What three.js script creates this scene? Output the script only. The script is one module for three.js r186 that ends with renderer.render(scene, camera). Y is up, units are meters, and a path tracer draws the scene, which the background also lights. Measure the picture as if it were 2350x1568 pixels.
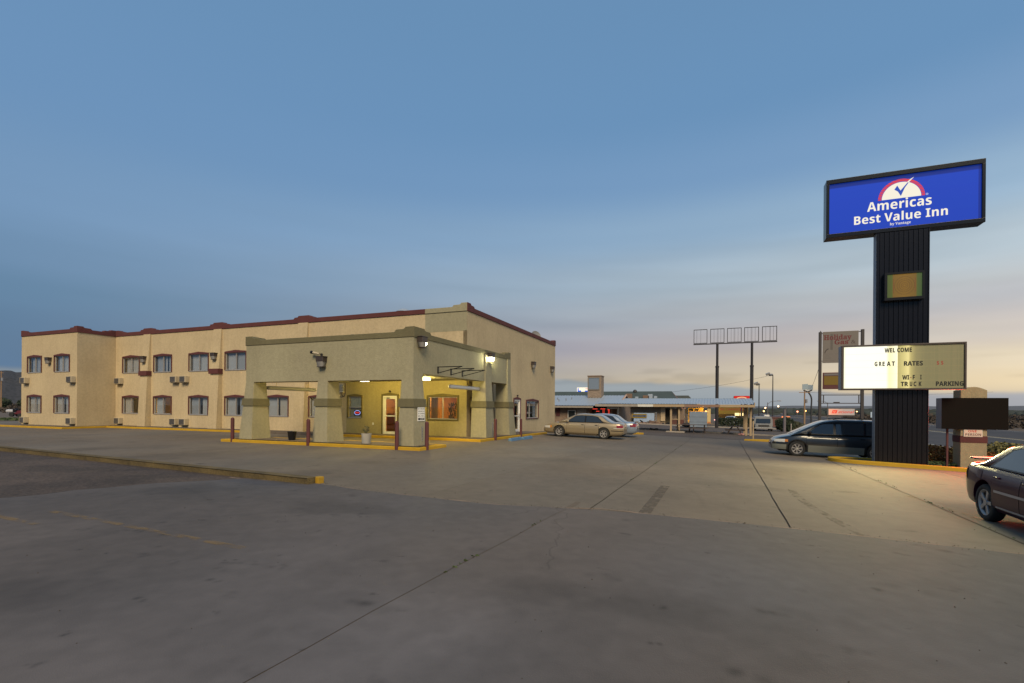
import * as THREE from 'three';
import { RoundedBoxGeometry } from 'three/addons/geometries/RoundedBoxGeometry.js';
import { mergeGeometries, toCreasedNormals, mergeVertices } from 'three/addons/utils/BufferGeometryUtils.js';
import { RectAreaLightUniformsLib } from 'three/addons/lights/RectAreaLightUniformsLib.js';
import { Brush, Evaluator, SUBTRACTION } from 'three-bvh-csg';

// ---------------------------------------------------------------- camera, sky, sun, exposure
const scene = new THREE.Scene();
const D2R = Math.PI / 180, YAW = 22 * D2R, ROLL = 0.45 * D2R;
const FWD = new THREE.Vector3(-Math.sin(YAW), 0, -Math.cos(YAW)), RGT = new THREE.Vector3(Math.cos(YAW), 0, -Math.sin(YAW));
const camera = new THREE.PerspectiveCamera(2 * Math.atan(784 / 1130) / D2R, 1024 / 683, 0.1, 9000);
camera.position.set(11.48, 1.75, 22.27);
camera.up.copy(RGT).multiplyScalar(-Math.sin(ROLL)).add(new THREE.Vector3(0, Math.cos(ROLL), 0));
camera.lookAt(camera.position.clone().add(FWD));
camera.setViewOffset(2349, 1568, 0, -151, 2349, 1568);

const renderer = new THREE.WebGLRenderer({ antialias: true });
renderer.setSize(1024, 683);
renderer.shadowMap.enabled = true;
renderer.toneMapping = THREE.LinearToneMapping;
renderer.toneMappingExposure = 1;

const lin = (c) => { c /= 255; return c <= 0.04045 ? c / 12.92 : Math.pow((c + 0.055) / 1.055, 2.4); };
const sm = (a, b, x) => { x = Math.min(1, Math.max(0, (x - a) / (b - a))); return x * x * (3 - 2 * x); };
const mix = (a, b, t) => a + (b - a) * t;
// periodic value noise
function hash(x, y, s) { let h = Math.imul(x, 374761393) ^ Math.imul(y, 668265263) ^ Math.imul(s, 1442695041); h = Math.imul(h ^ (h >>> 13), 1274126177); h ^= h >>> 16; return (h >>> 0) / 4294967296; }
function vn(x, y, px, py, s) {
  const ix = Math.floor(x), iy = Math.floor(y); let fx = x - ix, fy = y - iy;
  fx = fx * fx * (3 - 2 * fx); fy = fy * fy * (3 - 2 * fy);
  const x0 = ((ix % px) + px) % px, x1 = (x0 + 1) % px, y0 = ((iy % py) + py) % py, y1 = (y0 + 1) % py;
  const a = hash(x0, y0, s), b = hash(x1, y0, s), c = hash(x0, y1, s), d = hash(x1, y1, s);
  return a + (b - a) * fx + (c - a) * fy + (a - b - c + d) * fx * fy;
}
function fbm(u, v, p, oct, s, q = p) { let r = 0, a = 0.5, t = 0; for (let i = 0; i < oct; i++) { r += a * vn(u * p, v * q, p, q, s + i); t += a; a *= 0.5; p *= 2; q *= 2; } return r / t; }
let seed = 12345; const rnd = () => { seed = (seed + 0x6d2b79f5) | 0; let t = Math.imul(seed ^ (seed >>> 15), 1 | seed); t = (t + Math.imul(t ^ (t >>> 7), 61 | t)) ^ t; return ((t ^ (t >>> 14)) >>> 0) / 4294967296; };
const rr = (a, b) => a + (b - a) * rnd();

// dusk sky: after-glow to the right of the view, deep blue above and on the left, thin cirrus, a low cloud bank
function keyed(keys, e) { let i = 0; while (i < keys.length - 2 && e > keys[i + 1][0]) i++; const a = keys[i], b = keys[i + 1], t = sm(0, 1, (e - a[0]) / (b[0] - a[0])); return [1, 2, 3].map((k) => lin(mix(a[k], b[k], t))); }
const SKY_L = [[0, 66, 98, 134], [5, 90, 121, 152], [9.5, 98, 132, 163], [12, 108, 141, 174], [17, 116, 150, 186], [26, 108, 146, 186], [40, 104, 143, 182], [90, 92, 128, 166]];
const SKY_R = [[0, 176, 166, 152], [2.5, 217, 198, 164], [4.5, 213, 199, 173], [7, 200, 193, 182], [10, 184, 187, 188], [14, 176, 191, 201], [19, 148, 176, 201], [24, 121, 156, 193], [30, 106, 146, 186], [40, 104, 143, 182], [90, 92, 128, 166]];
{
  const W = 2048, H = 1024, data = new Float32Array(W * H * 4), low = [lin(150), lin(162), lin(171)];
  for (let j = 0; j < H; j++) {
    const e = ((j + 0.5) / H - 0.5) * 180, ee = Math.max(0, e), L = keyed(SKY_L, Math.min(ee, 89)), R = keyed(SKY_R, Math.min(ee, 89));
    for (let i = 0; i < W; i++) {
      const a = ((i + 0.5) / W - 0.5) * 2 * Math.PI, x = Math.cos(a), z = Math.sin(a);
      const phi = Math.atan2(x * RGT.x + z * RGT.z, x * FWD.x + z * FWD.z) / D2R;
      const pw = phi < -140 ? phi + 360 : phi, w = pw < 78 ? sm(-58, 50, pw) : 1 - sm(105, 195, pw), core = 1.5 * Math.exp(-(((pw - 88) / 30) ** 2)) * Math.exp(-((e / 14) ** 2));
      const u = i / W, v = e / 90;
      let c = [0, 1, 2].map((k) => mix(L[k], R[k], w));
      // cirrus streaks, slightly tilted
      const st = fbm(u, v + 0.12 * u, 24, 5, 7, 70) - 0.5, st2 = fbm(u + 0.37, v - 0.1 * u, 12, 5, 31, 30) - 0.5;
      const band = sm(0.5, 4, e) * (1 - sm(13, 24, e));
      const k = (1 + (st * 0.2 + st2 * 0.15) * band * (0.25 + 0.75 * w)) * (1 + core);
      const pink = sm(1, 5, e) * (1 - sm(8, 13, e)) * sm(0.02, 0.3, -st2 + 0.08) * w;
      c = [c[0] * k * mix(1, 0.96, pink), c[1] * k * mix(1, 0.945, pink), c[2] * k * mix(1, 0.99, pink)];
      const mv = Math.exp(-(((e - 6.6) / 2.4) ** 2)) * Math.exp(-(((phi - 6) / 26) ** 2)); c = [c[0] * (1 - 0.09 * mv), c[1] * (1 - 0.12 * mv), c[2] * (1 - 0.01 * mv)];
      // low bank of blue-grey cloud with a ragged upper edge
      const top = mix(3.1, 1.5, sm(14, 40, phi)) + (fbm(u, 0.3, 40, 4, 91) - 0.5) * 1.3;
      const bank = (1 - sm(top - 0.25, top + 0.12, e)) * 0.86;
      const wl = mix(0.8, 1, sm(0, 0.5, w)) * (1 + core * 0.6);
      const bg = 1 - 0.06 * sm(0, 2.6, 2.6 - e) + (fbm(u, v, 30, 3, 55, 60) - 0.5) * 0.08;
      for (let q = 0; q < 3; q++) c[q] = mix(c[q], low[q] * wl * bg * (q === 0 ? 1 + 0.12 * sm(20, 42, phi) * (1 - sm(80, 120, phi)) : 1), bank);
      // wispy darker flecks above the bank
      const fl = sm(0.56, 0.72, fbm(u, v * 0.9, 60, 4, 17, 140)) * sm(2.2, 3, e) * (1 - sm(4, 6, e)) * w;
      for (let q = 0; q < 3; q++) data[(j * W + i) * 4 + q] = Math.max(0.002, c[q] * (1 - 0.16 * fl));
      data[(j * W + i) * 4 + 3] = 1;
    }
  }
  const t = new THREE.DataTexture(data, W, H, THREE.RGBAFormat, THREE.FloatType);
  t.mapping = THREE.EquirectangularReflectionMapping; t.magFilter = THREE.LinearFilter; t.needsUpdate = true;
  scene.background = t; scene.environment = t;
}
// warm low light from the left behind the camera
const sun = new THREE.DirectionalLight(new THREE.Color().setRGB(1, 0.81, 0.53), 3.5);
sun.position.set(30, 58, 67); sun.target.position.set(0, 0, 0);
sun.castShadow = true; sun.shadow.radius = 50; sun.shadow.mapSize.set(2048, 2048);
Object.assign(sun.shadow.camera, { left: -60, right: 60, top: 40, bottom: -40, near: 1, far: 240 });
scene.add(sun, sun.target);
RectAreaLightUniformsLib.init();

// ---------------------------------------------------------------- helpers
const V = (x, y, z) => new THREE.Vector3(x, y, z);
const used = new Map();
function numbered(n) { const k = used.get(n) || 0; used.set(n, k + 1); return k ? n + '_' + String(k).padStart(3, '0') : n; }
const ni = (g) => { const q = g.index ? g.toNonIndexed() : g; for (const k of Object.keys(q.attributes)) if (!['position', 'normal', 'uv'].includes(k)) q.deleteAttribute(k); if (!q.attributes.normal) q.computeVertexNormals(); if (!q.attributes.uv) q.setAttribute('uv', new THREE.BufferAttribute(new Float32Array(q.attributes.position.count * 2), 2)); q.clearGroups(); return q; };
const at = (g, x = 0, y = 0, z = 0, ry = 0, rx = 0, rz = 0) => { const m = new THREE.Matrix4().makeRotationFromEuler(new THREE.Euler(rx, ry, rz, 'YXZ')).setPosition(x, y, z); return ni(g).applyMatrix4(m); };
const B = (w, h, d, x, y, z, ry = 0, rx = 0, rz = 0) => at(new THREE.BoxGeometry(w, h, d), x, y, z, ry, rx, rz);
const R = (w, h, d, r, x, y, z, ry = 0, rx = 0, rz = 0) => at(new RoundedBoxGeometry(w, h, d, 2, Math.min(r, w / 2.01, h / 2.01, d / 2.01)), x, y, z, ry, rx, rz);
// box by its extents
const X = (x0, x1, y0, y1, z0, z1) => B(x1 - x0, y1 - y0, z1 - z0, (x0 + x1) / 2, (y0 + y1) / 2, (z0 + z1) / 2);
const XR = (x0, x1, y0, y1, z0, z1, r = 0.02) => R(x1 - x0, y1 - y0, z1 - z0, r, (x0 + x1) / 2, (y0 + y1) / 2, (z0 + z1) / 2);
function C(r0, r1, h, x, y, z, n = 16, rx = 0, rz = 0, ry = 0) { return at(new THREE.CylinderGeometry(r0, r1, h, n), x, y, z, ry, rx, rz); }
function rod(a, b, r, n = 8) { const d = b.clone().sub(a), g = new THREE.CylinderGeometry(r, r, d.length(), n); const q = new THREE.Quaternion().setFromUnitVectors(V(0, 1, 0), d.clone().normalize()); return ni(g).applyMatrix4(new THREE.Matrix4().compose(a.clone().add(b).multiplyScalar(0.5), q, V(1, 1, 1))); }
function tube(pts, r, n = 24, s = 7) { return ni(new THREE.TubeGeometry(new THREE.CatmullRomCurve3(pts), n, r, s)); }
function shape(pts, holes = []) { const s = new THREE.Shape(pts.map((p) => new THREE.Vector2(p[0], p[1]))); for (const h of holes) s.holes.push(new THREE.Path(h.map((p) => new THREE.Vector2(p[0], p[1])))); return s; }
const rect = (x0, x1, y0, y1) => [[x0, y0], [x1, y0], [x1, y1], [x0, y1]];
function ext(pts, holes, depth, z = 0, bevel = 0) { return ni(new THREE.ExtrudeGeometry(shape(pts, holes), { depth: depth - 2 * bevel, bevelEnabled: bevel > 0, bevelThickness: bevel, bevelSize: bevel, bevelOffset: -bevel, bevelSegments: 1, curveSegments: 10 })).translate(0, 0, z + bevel); }
function uvBox(g) {
  const p = g.attributes.position, n = g.attributes.normal, uv = new Float32Array(p.count * 2);
  for (let i = 0; i < p.count; i += 3) {
    const ax = Math.abs(n.getX(i) + n.getX(i + 1) + n.getX(i + 2)), ay = Math.abs(n.getY(i) + n.getY(i + 1) + n.getY(i + 2)), az = Math.abs(n.getZ(i) + n.getZ(i + 1) + n.getZ(i + 2));
    for (let k = i; k < i + 3; k++) { const [u, v] = ay >= ax && ay >= az ? [p.getX(k), p.getZ(k)] : ax >= az ? [p.getZ(k), p.getY(k)] : [p.getX(k), p.getY(k)]; uv[2 * k] = u; uv[2 * k + 1] = v; }
  }
  g.setAttribute('uv', new THREE.BufferAttribute(uv, 2)); return g;
}
function mesh(name, geos, m, parent = scene, keepUV = false) {
  let g = Array.isArray(geos) ? (geos.length > 1 ? mergeGeometries(geos) : geos[0]) : geos;
  if (!g.index && !keepUV) uvBox(g);
  const o = new THREE.Mesh(g, m); o.name = parent === scene ? numbered(name) : name; o.castShadow = o.receiveShadow = true; parent.add(o); return o;
}
function tag(o, label, category, group) { o.userData.label = label; o.userData.category = category; if (group) o.userData.group = group; return o; }
function thing(name, label, category, [x, y, z] = [0, 0, 0], ry = 0, group) { const o = new THREE.Group(); o.name = numbered(name); o.position.set(x, y, z); o.rotation.y = ry; scene.add(o); return tag(o, label, category, group); }
function copy(o, label, [x, y, z], ry = 0) { const c = o.clone(); c.name = numbered(o.name.replace(/_\d{3}$/, '')); c.userData = { ...o.userData, label }; c.position.set(x, y, z); c.rotation.y = ry; scene.add(c); return c; }
const struct = (o) => { o.userData.kind = 'structure'; return o; };
const stuff = (o) => { o.userData.kind = 'stuff'; return o; };
function part(name, parent, x = 0, y = 0, z = 0, ry = 0) { const g = new THREE.Group(); g.name = name; g.position.set(x, y, z); g.rotation.y = ry; parent.add(g); return g; }

// gentle fall of the ground towards the road on the right
const sp = (t, k) => (t + Math.sqrt(t * t + k)) / 2;
const gy = (x, z) => { const w = -2.3 + 0.9272 * x - 0.3746 * z; return 0.1 - 0.034 * (sp(w + 1, 4) - sp(w - 30, 100)); };
function sheet(xs, zs, dy = 0, fx = (x, z) => x, hf = gy) {
  const nx = xs.length, nz = zs.length, p = [], uv = [], idx = [];
  for (let j = 0; j < nz; j++) for (let i = 0; i < nx; i++) { const z = zs[j], x = fx(xs[i], z); p.push(x, hf(x, z) + dy, z); uv.push(x, z); }
  for (let j = 0; j < nz - 1; j++) for (let i = 0; i < nx - 1; i++) { const a = j * nx + i; idx.push(a, a + nx, a + 1, a + 1, a + nx, a + nx + 1); }
  const g = new THREE.BufferGeometry(); g.setAttribute('position', new THREE.Float32BufferAttribute(p, 3)); g.setAttribute('uv', new THREE.Float32BufferAttribute(uv, 2)); g.setIndex(idx); g.computeVertexNormals(); return g;
}
const range = (a, b, n) => Array.from({ length: n + 1 }, (_, i) => a + ((b - a) * i) / n);
// kerb of rectangular section with a worn upper edge, along a polyline, following the ground; left side of travel is the face
function kerb(pts, w, h, base = -0.06, step = 0.8) {
  const P = [];
  for (let i = 0; i < pts.length - 1; i++) { const a = pts[i], b = pts[i + 1], L = Math.hypot(b[0] - a[0], b[1] - a[1]), n = Math.max(1, Math.round(L / step)); for (let k = 0; k < n; k++) P.push([mix(a[0], b[0], k / n), mix(a[1], b[1], k / n)]); }
  P.push(pts[pts.length - 1]);
  const prof = [[0, base], [0, h - 0.025], [0.012, h - 0.006], [0.03, h], [w - 0.02, h], [w, h - 0.02], [w, base]], rings = [];
  for (let i = 0; i < P.length; i++) {
    const a = P[Math.max(0, i - 1)], b = P[Math.min(P.length - 1, i + 1)]; let tx = b[0] - a[0], tz = b[1] - a[1]; const l = Math.hypot(tx, tz); tx /= l; tz /= l;
    let m = 1; if (i > 0 && i < P.length - 1) { const ux = P[i][0] - a[0], uz = P[i][1] - a[1], ul = Math.hypot(ux, uz); m = 1 / Math.max(0.5, (ux * tx + uz * tz) / ul); }
    rings.push(prof.map(([o, y]) => { const wob = (vn(P[i][0] * 1.7, P[i][1] * 1.7, 999, 999, 3) - 0.5) * 0.012; const x = P[i][0] + tz * -o * m, z = P[i][1] + tx * o * m; return V(x + wob, gy(P[i][0], P[i][1]) + y + wob * 0.5, z + wob); }));
  }
  const pos = []; const tri = (a, b, c) => pos.push(a.x, a.y, a.z, b.x, b.y, b.z, c.x, c.y, c.z);
  for (let i = 0; i < rings.length - 1; i++) for (let k = 0; k < prof.length - 1; k++) { const a = rings[i][k], b = rings[i + 1][k], c = rings[i + 1][k + 1], d = rings[i][k + 1]; tri(a, c, b); tri(a, d, c); }
  for (const [q, s] of [[rings[0], 1], [rings[rings.length - 1], -1]]) for (let k = 1; k < prof.length - 1; k++) s > 0 ? tri(q[0], q[k], q[k + 1]) : tri(q[0], q[k + 1], q[k]);
  const g = new THREE.BufferGeometry(); g.setAttribute('position', new THREE.Float32BufferAttribute(pos, 3)); g.computeVertexNormals(); return ni(g);
}

// ---------------------------------------------------------------- textures and materials
function tex(n, f, rep, srgb = false, m = n) {
  const d = new Uint8Array(n * m * 4);
  for (let j = 0; j < m; j++) for (let i = 0; i < n; i++) { const c = f(i / n, j / m), o = (j * n + i) * 4; const q = Array.isArray(c) ? c : [c, c, c]; for (let k = 0; k < 3; k++) d[o + k] = Math.max(0, Math.min(255, Math.round(q[k] * 255))); d[o + 3] = 255; }
  const t = new THREE.DataTexture(d, n, m, THREE.RGBAFormat); t.wrapS = t.wrapT = THREE.RepeatWrapping; t.magFilter = THREE.LinearFilter; t.repeat.set(1 / rep, 1 / rep); if (srgb) t.colorSpace = THREE.SRGBColorSpace; t.needsUpdate = true; return t;
}
const rep = (t, s, sy = s) => { const c = t.clone(); c.repeat.set(1 / s, 1 / sy); return c; };
const T = {};
T.grit = tex(512, (u, v) => fbm(u, v, 64, 3, 5) * 0.7 + 0.3 * vn(u * 256, v * 256, 256, 256, 77), 1);
T.stucco = tex(512, (u, v) => { const a = fbm(u, v, 40, 4, 11); return sm(0.3, 0.75, a) * 0.8 + 0.2 * vn(u * 200, v * 200, 200, 200, 12); }, 1);
T.stuccoC = tex(1024, (u, v) => { const b = fbm(u, v, 6, 5, 21), s = fbm(u, v, 60, 4, 23, 5), f = fbm(u, v, 120, 3, 25); const k = 0.76 + 0.2 * b + 0.10 * (s - 0.5) + 0.2 * (f - 0.5); return [k, k * (0.985 + 0.02 * b), k * (0.97 + 0.03 * s)]; }, 9);
T.mott = tex(512, (u, v) => 0.78 + 0.22 * fbm(u, v, 8, 5, 41), 3);
// concrete, 24 m tile: broad mottling, blotches, drips, hairline cracks
function crackLine(n, s) { const p = []; const a0 = rr(0, 6.28); let x = rr(0, 1), y = rr(0, 1), a = a0; for (let i = 0; i < n; i++) { p.push([x, y]); a += rr(-0.5, 0.5) - 0.25 * (a - a0); x += Math.cos(a) * s; y += Math.sin(a) * s; } return p; }
function concrete(N, tile, s, o) {
  const f = new Float32Array(N * N);
  for (let j = 0; j < N; j++) for (let i = 0; i < N; i++) {
    const u = i / N, v = j / N;
    const wu = u + 0.02 * (fbm(u, v, 5, 3, s + 60) - 0.5);
    let k = 0.62 + o.big * (fbm(wu, v, 3, 5, s) - 0.5) + o.mid * (fbm(u, v, 14, 4, s + 9, 9) - 0.5) + o.fine * (fbm(u, v, 160, 3, s + 20) - 0.5);
    const b = sm(0.60, 0.78, fbm(u, v, 11, 4, s + 33)); k *= 1 - o.blot * b;
    const w = sm(0.62, 0.8, fbm(wu, v, 7, 5, s + 44)); k *= 1 + o.pale * w;
    f[j * N + i] = k;
  }
  const dab = (x, y, r, a) => { const ri = Math.ceil(r); for (let dy = -ri; dy <= ri; dy++) for (let dx = -ri; dx <= ri; dx++) { const q = Math.hypot(dx, dy) / r; if (q < 1) { const n = ((((y + dy) | 0) % N + N) % N) * N + ((((x + dx) | 0) % N + N) % N); f[n] *= 1 - a * (1 - q) * (1 - q * 0.5); } } };
  for (let k = 0; k < o.drips; k++) { const x = rr(0, N), y = rr(0, N), r = rr(1.5, 9) * (rnd() < 0.12 ? 2.6 : 1), a = rr(0.12, 0.45); for (let q = 0; q < 4; q++) dab(x + rr(-r, r), y + rr(-r, r) * 0.6, r * rr(0.4, 1), a); }
  for (let k = 0; k < o.cracks; k++) for (const [x, y] of crackLine(260, 0.0009)) dab(x * N, y * N, 1.6, 0.42);
  for (let k = 0; k < o.skids; k++) { const x = rr(0, N), y = rr(0, N), a = rr(-0.4, 0.4) + (rnd() < 0.5 ? 1.3 : 0.1), L = rr(60, 260); for (let q = 0; q < L; q++) dab(x + Math.cos(a + q * 0.0006) * q, y + Math.sin(a + q * 0.0006) * q, rr(6, 9), 0.018); }
  const t = tex(N, (u, v) => { const i = Math.round(u * N) % N, j = Math.round(v * N) % N, k = f[j * N + i], h = o.hue * (vn(u * 9, v * 9, 9, 9, s + 70) - 0.5); return [k * (1 + h), k, k * (1 - h * 1.3)]; }, tile);
  return t;
}
T.concFar = concrete(2048, 26, 100, { big: 0.34, mid: 0.2, fine: 0.16, blot: 0.2, pale: 0.16, drips: 420, cracks: 14, skids: 16, hue: 0.12 });
T.concNear = concrete(2048, 22, 200, { big: 0.46, mid: 0.28, fine: 0.2, blot: 0.26, pale: 0.26, drips: 900, cracks: 26, skids: 22, hue: 0.16 });
T.asph = tex(1024, (u, v) => { const a = fbm(u, v, 200, 2, 301), b = fbm(u, v, 4, 5, 303), c = sm(0.55, 0.75, fbm(u, v, 6, 4, 307)); const k = (0.45 + 0.7 * (a - 0.5) + 0.35 * (b - 0.5)) * (1 - 0.3 * c); return [k * 1.04, k, k * 0.96]; }, 7);
T.dirt = tex(1024, (u, v) => { const a = fbm(u, v, 90, 4, 401), b = fbm(u, v, 5, 5, 403); const k = 0.62 + 0.5 * (a - 0.5) + 0.5 * (b - 0.5); return [k, k * 0.97, k * 0.93]; }, 12);
T.scrub = tex(1024, (u, v) => { const a = fbm(u, v, 60, 4, 501), b = fbm(u, v, 6, 5, 503), c = sm(0.5, 0.62, a); const k = 0.8 + 0.4 * (b - 0.5); return [mix(k, 0.42, c), mix(k * 0.95, 0.44, c), mix(k * 0.88, 0.36, c)]; }, 120);

const rgb = (r, g, b) => new THREE.Color().setRGB(r, g, b);
function mat(r, g, b, rough = 0.8, o = {}) { const P = ['clearcoat', 'clearcoatRoughness', 'transmission', 'thickness', 'ior', 'specularIntensity', 'sheen'].some((k) => k in o) ? THREE.MeshPhysicalMaterial : THREE.MeshStandardMaterial; return new P({ color: rgb(r, g, b), roughness: rough, side: THREE.DoubleSide, ...o }); }
const glow = (r, g, b, k, base = 0.6) => new THREE.MeshStandardMaterial({ color: rgb(base * r, base * g, base * b), emissive: rgb(r, g, b), emissiveIntensity: k, roughness: 0.5 });
const stc = { map: T.stuccoC, bumpMap: rep(T.stucco, 0.9), bumpScale: 0.0045 };
const K = {
  cream: mat(0.55, 0.437, 0.268, 0.92, stc), olive: mat(0.335, 0.305, 0.2, 0.92, stc), oliveLobby: mat(0.42, 0.345, 0.165, 0.92, stc), oliveDark: mat(0.15, 0.132, 0.07, 0.9, stc), maroonS: mat(0.105, 0.029, 0.028, 0.9, { map: T.mott, bumpMap: rep(T.stucco, 0.9), bumpScale: 0.004 }),
  maroon: mat(0.10, 0.026, 0.027, 0.7, { map: T.mott }), darkOlive: mat(0.12, 0.095, 0.03, 0.7), ceil: mat(0.30, 0.27, 0.17, 0.9, { map: T.mott }), roofTar: mat(0.10, 0.10, 0.10, 0.95, { map: T.asph }),
  yellow: mat(0.50, 0.29, 0.01, 0.75, { map: rep(T.mott, 1.1), bumpMap: rep(T.grit, 0.5), bumpScale: 0.002 }), yellowOld: mat(0.21, 0.155, 0.06, 0.9, { map: rep(T.asph, 2.3), bumpMap: rep(T.grit, 0.4), bumpScale: 0.004 }),
  walk: mat(0.20, 0.155, 0.12, 0.9, { map: T.concFar, bumpMap: rep(T.grit, 0.5), bumpScale: 0.002 }),
  far: mat(0.220, 0.180, 0.138, 0.86, { map: T.concFar, bumpMap: rep(T.grit, 0.5), bumpScale: 0.0025 }), near: mat(0.130, 0.113, 0.110, 0.84, { map: T.concNear, bumpMap: rep(T.grit, 0.5), bumpScale: 0.0022 }),
  joint: mat(0.055, 0.042, 0.032, 0.95), asph: mat(0.135, 0.10, 0.083, 0.88, { map: T.asph, bumpMap: rep(T.grit, 0.35), bumpScale: 0.006 }), road: mat(0.075, 0.066, 0.07, 0.8, { map: rep(T.asph, 9) }),
  dirt: mat(0.17, 0.13, 0.10, 0.95, { map: T.dirt }), gravel: mat(0.13, 0.105, 0.095, 0.95, { map: rep(T.dirt, 5), bumpMap: rep(T.grit, 0.6), bumpScale: 0.01 }), scrub: mat(0.12, 0.10, 0.075, 0.95, { map: T.scrub }), white: mat(0.72, 0.70, 0.66, 0.6), whitePaint: mat(0.7, 0.68, 0.62, 0.55, { map: T.mott }),
  alu: mat(0.36, 0.34, 0.33, 0.45, { metalness: 0.4 }), steel: mat(0.35, 0.35, 0.36, 0.4, { metalness: 0.8 }), black: mat(0.012, 0.012, 0.014, 0.22, { specularIntensity: 0.5 }), blackGloss: mat(0.01, 0.011, 0.014, 0.16, { specularIntensity: 0.6 }), rubber: mat(0.018, 0.018, 0.018, 0.85), darkMetal: mat(0.05, 0.045, 0.042, 0.5, { metalness: 0.3 }), bronze: mat(0.045, 0.032, 0.028, 0.5),
  pane: mat(0.93, 0.95, 0.95, 0.02, { transmission: 1, thickness: 0, ior: 1.52 }), lens: mat(0.27, 0.26, 0.25, 0.25, { clearcoat: 0.6 }), beige: mat(0.50, 0.42, 0.29, 0.6, { map: T.mott }), grille: mat(0.045, 0.04, 0.04, 0.6),
  wood: mat(0.30, 0.19, 0.11, 0.8, { map: T.mott }), greenRoof: mat(0.055, 0.075, 0.072, 0.85, { map: rep(T.mott, 6) }), tin: mat(0.38, 0.43, 0.49, 0.45, { metalness: 0.35 }), brown: mat(0.20, 0.125, 0.085, 0.85, { map: T.mott }), concreteGrey: mat(0.34, 0.30, 0.26, 0.9, { map: rep(T.mott, 2) }), tan: mat(0.42, 0.31, 0.19, 0.85, { map: T.mott }), bluePaint: mat(0.10, 0.20, 0.33, 0.75, { map: rep(T.mott, 0.8) }),
};
// ---------------------------------------------------------------- ground, lot, road
{
  const gx = [-4000, -1500, -600, -300, -150, -80, -50, ...range(-40, 60, 50), 75, 100, 150, 300, 700, 1500, 4000], gz = [-4000, -1500, -700, -400, -250, -150, -100, ...range(-80, 40, 60), 60, 120, 300, 1000];
  struct(mesh('ground', sheet(gx, gz, -0.035), K.dirt));
  // gravel yard beyond the edge of the concrete
  struct(mesh('gravel_yard', sheet(range(-14, 25.4, 40), range(-74, -15, 60), -0.012), K.gravel));
  // roadway running along the right-hand side
  const road = struct(mesh('road', sheet(range(26.2, 50, 24), [-700, -400, -200, ...range(-140, 90, 115)], 0.0), K.road));
  mesh('lane_marking', sheet([37.9, 38.05], [-700, -300, ...range(-140, 90, 115)], 0.006), K.whitePaint, road);
  mesh('lane_marking', sheet([38.3, 38.45], [-700, -300, ...range(-140, 90, 115)], 0.006), mat(0.5, 0.36, 0.06, 0.7), road);
  for (const x of [26.9, 49.2]) mesh('edge_line', sheet([x, x + 0.12], [-700, -300, ...range(-140, 90, 115)], 0.006), K.whitePaint, road);
}
const zSeam = (x) => { const k = [[-40, 14.4], [1.65, 14.42], [3.96, 14.28], [6, 14.62], [7.8, 14.64], [9.2, 14.35], [9.7, 14.06], [12.6, 13.88], [15.3, 13.82], [36, 13.5]]; let i = 0; while (i < k.length - 2 && x > k[i + 1][0]) i++; return mix(k[i][1], k[i + 1][1], Math.min(1, (x - k[i][0]) / (k[i + 1][0] - k[i][0]))) + 0.10 * (vn(x * 1.1, 3, 999, 999, 8) - 0.5) + 0.05 * (vn(x * 5.1, 3, 999, 999, 9) - 0.5); };
const tint = (m, k, h = 0) => { const c = m.clone(); c.color.setRGB(m.color.r * k * (1 + h), m.color.g * k, m.color.b * k * (1 - h)); return c; };
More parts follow.
